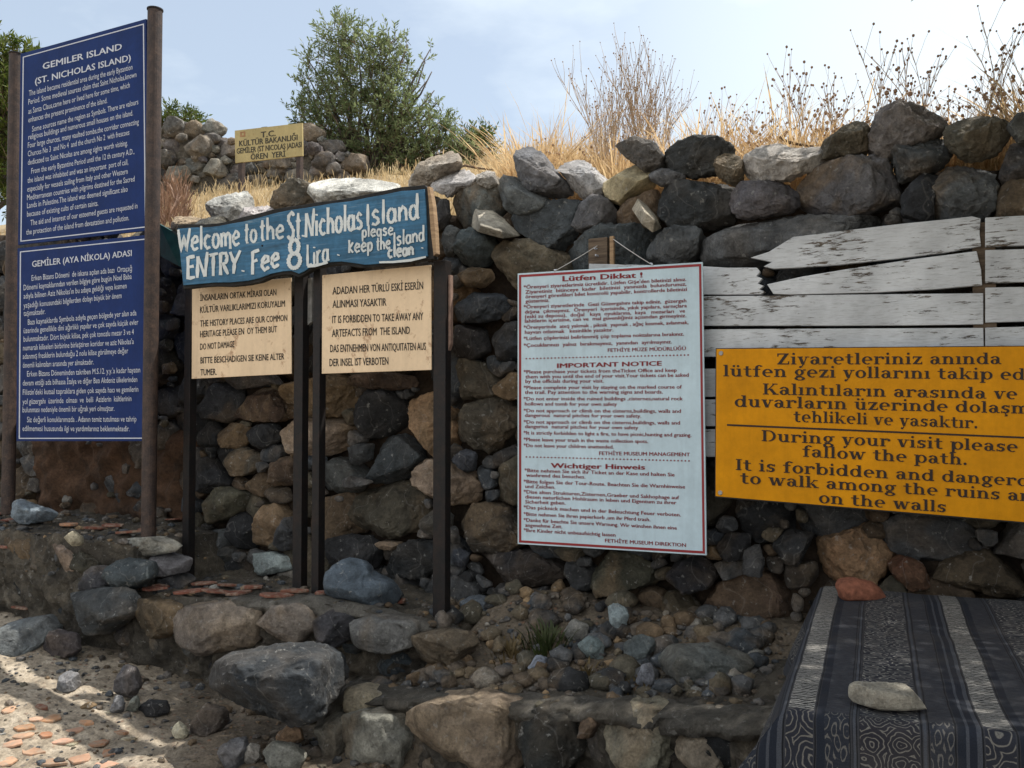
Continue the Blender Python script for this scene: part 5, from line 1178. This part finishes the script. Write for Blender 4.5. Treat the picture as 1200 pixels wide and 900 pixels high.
# ------------------------------------------------------------------ plants
def leaf_cloud(lobes, depth, n_tw, per, leaf, width, seed, up=.5, zscale=1.0, thick=.9):
    rs = np.random.default_rng(seed); V, Fc = [], []; tw = MB(); wts = np.array([l[2]**2 for l in lobes], float); wts /= wts.sum()
    for _ in range(n_tw):
        x, y, r = lobes[rs.choice(len(lobes), p=wts)]; c = P(x, y, depth); rad = r/F*depth
        d = rs.normal(size=3); d /= np.linalg.norm(d); k = rs.uniform(.35, 1.0)**.6
        st = Vector((c.x+d[0]*rad*k, c.y+d[1]*rad*k*thick, c.z+d[2]*rad*k*zscale))
        g = Vector((d[0]*.7+rs.normal()*.35, d[1]*.7+rs.normal()*.35, d[2]*.55+up+rs.normal()*.3)).normalized(); L = rs.uniform(.10, .26)*max(.7, rad/.45)
        en = st+g*L; tw.tube([st-g*L*.5, en], [.0035, .0012], 3, False)
        for j in range(per):
            q = st+g*L*(j/per*1.05); a = Vector(rs.normal(size=3).tolist()); a = (a - g*a.dot(g)); a = (a.normalized()*.8+g*.75).normalized(); s_ = a.cross(Vector(rs.normal(size=3).tolist())).normalized()
            l = leaf*rs.uniform(.6, 1.25); w = width*rs.uniform(.7, 1.2); b = len(V)
            V += [tuple(q), tuple(q+a*l*.5+s_*w), tuple(q+a*l), tuple(q+a*l*.5-s_*w)]; Fc.append((b, b+1, b+2, b+3))
    return V, Fc, tw
def branchy(mb, p0, targets, r0, sag=.1, seed=1):
    rs = random.Random(seed)
    for t in targets:
        t = Vector(t); pts = []
        for i in range(6):
            k = i/5; q = p0.lerp(t, k) + Vector((rs.uniform(-1, 1), rs.uniform(-1, 1), rs.uniform(-.5, .5)))*.06*(t-p0).length*(k*(1-k)*4); q.z += sag*k*(1-k)*(t-p0).length; pts.append(q)
        mb.tube(pts, [r0*(1-.8*i/5) for i in range(6)], 7)
def tree(name, label, cat, base, lobes, depth, n_tw, per, leaf, width, mat, seed, r0=.06, group=None, up=.5, thick=.9):
    t = empty(name, base, label, cat, group)
    V, Fc, tw = leaf_cloud(lobes, depth, n_tw, per, leaf, width, seed, up, 1.0, thick)
    cr = link_mesh('crown', V, Fc, mat, t); tk = MB(); branchy(tk, Vector(base)-Z*.1, [P(x, y, depth) for x, y, r in lobes], r0, .05, seed); tk.build('trunk', M['bark'], t, smooth=True)
    tw.build('twigs', M['twig'], cr); return t
def hill_at(px, d):
    x = (px-600)/F*d; s, t = st_of(Vector((x, d, ZC))); return Vector((x, d, ground_z(s, t)))
OL = [(396,42,30),(420,62,36),(392,75,28),(440,55,18),(410,100,38),(436,95,34),(455,70,26),(460,48,10),(468,80,22),(382,118,30),(362,92,14),(362,72,10),(370,138,32),(400,150,40),(430,140,42),(460,130,36),(480,150,38),(500,160,34),(440,175,36),(400,178,30),(470,178,34),(512,172,26),(530,165,20),(356,125,16),(374,165,24),(456,108,30),(352,98,8),(506,84,4),(509,106,6),(515,118,4),(502,146,8),(512,152,7),(520,140,4),(540,172,12),(350,132,8),(478,52,6),(505,118,7),(500,95,5),(498,72,4),(520,186,24),(540,182,18),(500,190,28),(470,194,28),(556,180,10),(430,196,28),(512,130,8),(504,58,3)]
tree('olive_tree', 'bushy grey green olive tree on the slope behind the welcome board', 'tree', hill_at(430, 9.0), [(x, y, r*.86) for x, y, r in OL], 9.0, 1750, 12, .060, .0085, M['olive_leaf'], 11, .028)
tree('shrub', 'small green shrub standing right of the olive tree on the skyline', 'shrub', hill_at(556, 9.2), [(552,168,12),(560,160,10),(567,172,10),(545,175,9)], 9.2, 160, 12, .055, .008, M['green_leaf'], 12, .02)
tree('shrub', 'low green bush showing above the left end of the ruined wall', 'shrub', hill_at(205, 9.9), [(195,143,14),(212,140,10),(225,146,10),(180,146,14),(165,150,14)], 9.9, 240, 12, .06, .009, M['green_leaf'], 13, .03)
tree('pine_tree', 'tall dense green tree half hidden behind the left post of the blue sign', 'tree', hill_at(-60, 9.4), [(-30,90,50),(10,78,30),(-10,130,55),(8,150,28),(-20,190,50),(10,200,26),(16,112,24),(22,64,14),(14,232,18),(-60,150,60),(30,74,8)], 9.4, 1500, 15, .075, .011, M['pine_leaf'], 14, .1)

def grass_field(name, n, sampler, hmin, hmax, width, mat, label, seed, head=.35, lean=.45):
    rs = np.random.default_rng(seed); V, Fc = [], []
    for _ in range(n):
        s, t, f = sampler(rs); q = sht(s, 0, t); z = ground_z(s, t)-.01; h = rs.uniform(hmin, hmax)*f*(.6+.7*rs.random()**2); a = rs.uniform(0, 6.283); l = rs.uniform(.05, lean)*h
        dx, dy = math.cos(a)*l, math.sin(a)*l; b_ = rs.uniform(0, 6.283); w = width*rs.uniform(.6, 1.3); wx, wy = math.cos(b_)*w, math.sin(b_)*w; b = len(V)
        hd = rs.random() < head; m_ = 2.1 if hd else .75
        V += [(q.x-wx, q.y-wy, z), (q.x+wx, q.y+wy, z), (q.x+dx*.35+wx*.7, q.y+dy*.35+wy*.7, z+h*.55), (q.x+dx*.35-wx*.7, q.y+dy*.35-wy*.7, z+h*.55), (q.x+dx*.75+wx*m_, q.y+dy*.75+wy*m_, z+h*.84), (q.x+dx*.75-wx*m_, q.y+dy*.75-wy*m_, z+h*.84), (q.x+dx*1.1, q.y+dy*1.1, z+h)]
        Fc += [(b, b+1, b+2, b+3), (b+3, b+2, b+4, b+5), (b+5, b+4, b+6)]
    o = link_mesh(name, V, Fc, mat, None, origin=(0, 5, 2.5)); return tag(o, label, 'grass', kind='stuff')
def samp_left(rs):
    t = -.42-5.5*rs.random()**1.3; s = rs.uniform(-4.6, .6) + t*rs.uniform(0, .5); cl = noise.noise(Vector((s*2.6, t*2.6, 3)))
    return s, t, max(.25, .75+.9*cl)
def samp_right(rs):
    t = -.40-1.5*rs.random()**1.7; s = rs.uniform(-.3, 2.6); cl = noise.noise(Vector((s*3.1, t*3.1, 8))); return s, t, max(.2, .85+1.0*cl)
grass_field('dry_grass', 20000, samp_left, .08, .20, .0030, M['dry_grass'], 'pale straw coloured dry grass covering the slope behind the left half of the wall', 1)
grass_field('dry_grass', 64000, samp_right, .15, .35, .0016, mat_leaf('dry_brush', (.46, .30, .15), (.74, .57, .33), .5), 'golden brown dry grass and brush behind the right half of the wall', 2, .35, 1.1)
grass_field('rust_weeds', 900, lambda rs: (lambda x: (x[0], x[1], 1.0))(st_of(hill_at(rs.uniform(186, 218), rs.uniform(5.6, 7.5)))), .12, .34, .003, M['rust_weed'], 'reddish dry weeds beside the tall blue sign post in front of the ruined wall', 3, .5, .5)
# dry stalks with seed heads: a few shapes, each repeated as an object of its own
def stalk_mesh(seed, H, spread, heads, dense):
    r = random.Random(seed); st = MB(); hd = MB(); D, F0 = ICO[1]
    def grow(p, d, L, rad, lev):
        pts = [p]; q = p
        for i in range(4):
            d = (d+Vector((r.uniform(-1, 1), r.uniform(-1, 1), r.uniform(-.1, .5)))*.13).normalized(); q = q+d*L/4; pts.append(q)
        st.tube(pts, [rad*(1-.12*i) for i in range(5)], 4, False)
        if lev == 0 or L < .03:
            s_ = heads*r.uniform(.7, 1.35); hd.add([(q.x+v[0]*s_, q.y+v[1]*s_, q.z+v[2]*s_*1.15) for v in D], F0)
        else:
            for k in range(dense if lev > 1 else max(2, dense-1)):
                i = r.randint(1, 4); a = r.uniform(0, 6.28); nd = (d*.8+Vector((math.cos(a)*spread, math.sin(a)*spread, .35))).normalized(); grow(pts[i], nd, L*r.uniform(.38, .62), rad*.62, lev-1)
            s_ = heads*r.uniform(.7, 1.2); hd.add([(q.x+v[0]*s_, q.y+v[1]*s_, q.z+v[2]*s_*1.15) for v in D], F0)
    grow(Vector((0, 0, 0)), Vector((r.uniform(-.2, .2), r.uniform(-.2, .2), 1)), H, .0026, 2); return st, hd
protos = []
for i, (H, sp, he, de) in enumerate(((.30, .55, .0058, 4), (.26, .8, .0068, 3), (.34, .45, .0046, 5), (.24, .7, .0060, 4), (.36, .35, .0024, 8))):
    protos.append(stalk_mesh(40+i, H, sp, he, de))
def first_stalk(i):
    st, hd = protos[i]; o = st.build('dry_stalk', M['dry_weed'], None, origin=(0, 0, 0)); h = hd.build('seed_heads', M['seed'], o, origin=(0, 0, 0)); return o
made_st = {}
def place_stalk(i, px, d, sc, label, group, kind='seed head plant'):
    q = hill_at(px, d)
    if i not in made_st: o = made_st[i] = first_stalk(i)
    else:
        src = made_st[i]; o = src.copy(); COL.objects.link(o)
        for ch in src.children: c = ch.copy(); COL.objects.link(c); c.parent = o
    o.location = q-Z*.02; o.rotation_euler = (random.uniform(-.15, .15), random.uniform(-.2, .2), random.uniform(0, 6.28)); o.scale = (sc, sc, sc); return tag(o, label, 'dry plant', group)
random.seed(77)
def depth_behind(px, t): r = ray(px, 480); k = (NN.dot(W0 + NN*t - CAM))/NN.dot(r); return (CAM+r*k).y
for px in (690, 696, 702, 709, 714, 718, 723, 727, 731, 735, 739, 743, 747, 752, 756, 760, 766, 772, 778, 785, 716, 748):
    place_stalk(4, px, depth_behind(px, -random.uniform(.5, 1.0)), random.uniform(1.0, 1.4)*(.7 if px < 704 or px > 768 else 1), 'thin pale branched dry stalk in the tall cluster above the tilted tan block', 'tall pale dry stalks on the wall top')
for px in (806, 818, 832): place_stalk(1, px, depth_behind(px, -.7), random.uniform(1.0, 1.25), 'tall bare dry stalk with few round seed heads right of the pale cluster', 'tall bare dry stalks')
for px in range(846, 1215, 4):
    place_stalk(random.choice([0, 1, 2, 3]), px+random.uniform(-5, 5), depth_behind(px, -random.uniform(.42, 1.1)), random.uniform(.9, 1.35), 'brown dry stalk with round seed heads behind the right half of the wall', 'brown seed head stalks behind the wall')
for px in (642, 655, 664, 672, 684): place_stalk(random.choice([0, 3]), px, depth_behind(px, -.5), random.uniform(.7, 1.0), 'small dry stalk with seed heads left of the pale cluster behind the crusted rocks', 'small dry stalks')
# fallen stick behind the white crusted rock
mb = MB(); mb.tube([onplane(x, y, -.36) for x, y in ((914,160),(922,166),(935,169),(948,171),(958,172))], [.006, .007, .006, .005, .004], 7); tag(mb.build('stick', M['twig'], None, smooth=True), 'thin bent brown stick lying behind the wide white crusted rock', 'stick')
mb = MB(); mb.tube([onplane(x, y, -.38) for x, y in ((530,197),(545,194),(560,197),(578,199))], [.005, .006, .006, .004], 7); tag(mb.build('stick', M['twig'], None, smooth=True), 'thin brown stick lying in the grass right of the smooth faced block', 'stick')
# green weed at the foot of the wall
def small_weed(px, py, n, h, mat, label):
    q = hit(px, py); V, Fc = [], []; rs = np.random.default_rng(int(px))
    for _ in range(n):
        a = rs.uniform(0, 6.28); r = .07*rs.random(); x, y = q.x+math.cos(a)*r*1.3, q.y+math.sin(a)*r; hh = h*rs.uniform(.4, 1); a2 = a+rs.normal()*.7; k = rs.uniform(.15, .9); dx, dy = math.cos(a2)*hh*k, math.sin(a2)*hh*k; w = .0028; b = len(V); wx, wy = -math.sin(a)*w, math.cos(a)*w; z = drop(x, y)[0]-.01
        V += [(x-wx, y-wy, z), (x+wx, y+wy, z), (x+dx*.5+wx*1.4, y+dy*.5+wy*1.4, z+hh*.7), (x+dx*.5-wx*1.4, y+dy*.5-wy*1.4, z+hh*.7), (x+dx, y+dy, z+hh)]; Fc += [(b, b+1, b+2, b+3), (b+3, b+2, b+4)]
    return tag(link_mesh('green_weed', V, Fc, mat, None), label, 'weed')
small_weed(640, 762, 130, .10, mat_leaf('weed_leaf', (.025, .04, .012), (.06, .07, .024), .2), 'dull green grassy weed growing in the dark corner below the white notice')
M['withered'] = mat_leaf('withered_leaf', (.07, .05, .022), (.15, .11, .05), .2)
for px, py, n, h, lab in ((600, 768, 60, .07, 'thin withered weed left of the dull green weed below the white notice'), (752, 802, 50, .05, 'low withered brownish weed at the foot of the rubble'), (690, 790, 40, .045, 'tiny withered weed on the front step below the rubble')): small_weed(px, py, n, h, M['withered'], lab)

# ------------------------------------------------------------------ ruined wall on the slope and its small yellow sign
rw = empty('ruined_wall', hill_at(300, 8.6), 'old ruined grey stone wall on the slope behind the small yellow sign', 'wall')
RD_ = 8.6
outl = [(168,245),(168,152),(195,143),(225,144),(248,150),(262,163),(280,160),(330,158),(352,150),(366,152),(378,164),(392,178),(405,180),(414,186),(417,206),(400,222),(300,240)]
seeds = []; random.seed(3)
for r0, n in ((8.5, 260), (6, 900), (3.8, 4000)):
    for _ in range(n):
        x, y = random.uniform(168, 418), random.uniform(142, 240); r = r0*random.uniform(.85, 1.2)
        if not inside((x, y), outl): continue
        if all(math.hypot((x-a)/1.3, y-b) > (r+c)*.82 for a, b, c in seeds): seeds.append((x, y, r))
rv, rf, rb = [], [], 0
seeds.sort(key=lambda q: -q[2])
for x, y, r in seeds:
    if y > 215 or 282 < x < 348 and 160 < y < 185 and r < 9: continue
    k = 7; a0 = random.uniform(0, 6); poly = [(x+1.75*r*random.uniform(.85, 1.1)*math.cos(a0+6.283*j/k), y+1.35*r*random.uniform(.85, 1.1)*math.sin(a0+6.283*j/k)) for j in range(k)]
    dd = RD_ + .15*noise.noise(Vector((x*.05, y*.05, 0))); pts = np.array([((a-600)/F*dd, P(a, b, dd).z) for a, b in poly]); c = pts.mean(0); T = r/F*dd*1.2
    X, Fc, _ = rock_verts(pts-c, T, random.randint(0, 10**6), 3, e=.55, rough=1.6); Vv = np.stack([c[0]+X[:, 0], dd-X[:, 2], c[1]+X[:, 1]], 1)
    if len(rw.children) < 99:
        o = link_mesh('stone', Vv, Fc, M['rock'], rw, smooth=True, origin=(c[0], dd, c[1])); o.color = tuple(vary(random.choice([(.125,.122,.115), (.17,.162,.148), (.08,.078,.077), (.14,.12,.09)])))+(.35,)
    else: rv.append(Vv); rf += [tuple(rb+q for q in f) for f in Fc]; rb += len(Vv)
if rv: o = link_mesh('packing_stones', np.concatenate(rv), rf, M['rubble'], rw, smooth=True); o['kind'] = 'stuff'; o.color = (.12, .117, .11, .3)
mb = MB(); sh_ = [(x+(300-x)*.04, y+4) for x, y in outl]; mb.slab([P(x, y, RD_+.03) for x, y in sh_], .5, Vector((0, -1, 0))); mb.build('earth_core', M['mortar'], rw).color = (.09, .085, .075, .4)
class FrontPlane:                                    # upright plane facing the viewer side of the slope
    def __init__(s, d, rot): s.p = P(315, 170, d); s.n = Matrix.Rotation(rot, 3, 'Z') @ Vector((0, -1, 0)); s.u = Matrix.Rotation(rot, 3, 'Z') @ Vector((1, 0, 0))
    at = Plane.at
pl = FrontPlane(7.6, R(-24))
cs = empty('site_sign', hill_at(315, 7.6), 'small faded yellow sign headed T.C. standing in the grass before the ruined wall', 'sign')
qc = [(275, 153), (354, 144), (354.6, 182.5), (275.6, 191)]
pn = panel('panel', pl, qc, .015, M['ochre'], cs)
lettering('lettering', pl, [("T.C.",306,161.3,323,159.2,9.6),("KÜLTÜR BAKANLIĞI",280.5,171.6,348.6,164.2,9.4),("GEMİLER (ST NICOLAS )ADASI",277.5,180.2,353.4,172.4,9.0),("ÖREN  YERİ",294,187.2,334.5,183.4,9.4)], M['dark_ink'], pn, .03, .002)
frame_line('emblem', pl, [(281.5,154.6),(287.5,153.9),(287.6,160),(281.6,160.6)], 0, 1, 0, 1, .3, .25, flat('faded_red', (.32, .17, .08), .6), pn, .002)
for x in (281, 349): post('post', pl, x, 160, 205, .045, M['rusty_pipe'], cs, off=-.03, sink=.3)

# ------------------------------------------------------------------ unseen tree added beyond the right edge of the picture to shade the table
def shade_canopy():
    base = Vector((4.4, 2.2, .2)); t = empty('pine_tree', base, 'spreading green tree added unseen beyond the right edge to shade the cloth covered table', 'tree')
    rs = np.random.default_rng(50); V, Fc = [], []; cents = []
    for _ in range(150):
        x, y = rs.uniform(.8, 4.6), rs.uniform(.7, 3.45); z = ZC+.42+.5*y+rs.uniform(0, .8)
        cents.append(Vector((x, y, z)))
        for _ in range(240):
            d = rs.normal(size=3)*np.array([.20, .20, .12]); q = Vector((x+d[0], y+d[1], z+d[2])); a = Vector(rs.normal(size=3).tolist()).normalized(); w = a.orthogonal().normalized()*.016*rs.uniform(.7, 1.3); l = .10*rs.uniform(.6, 1.3); b = len(V)
            V += [tuple(q), tuple(q+a*l*.5+w), tuple(q+a*l), tuple(q+a*l*.5-w)]; Fc.append((b, b+1, b+2, b+3))
    link_mesh('crown', V, Fc, M['pine_leaf'], t); tk = MB(); top = Vector((4.3, 2.3, 3.0)); tk.tube([base-Z*.2, base*.5+top*.5+Vector((.08, 0, 0)), top], [.14, .11, .08], 10); branchy(tk, top, cents[::3], .04, .1, 3); tk.build('trunk', M['bark'], t, smooth=True)
shade_canopy()
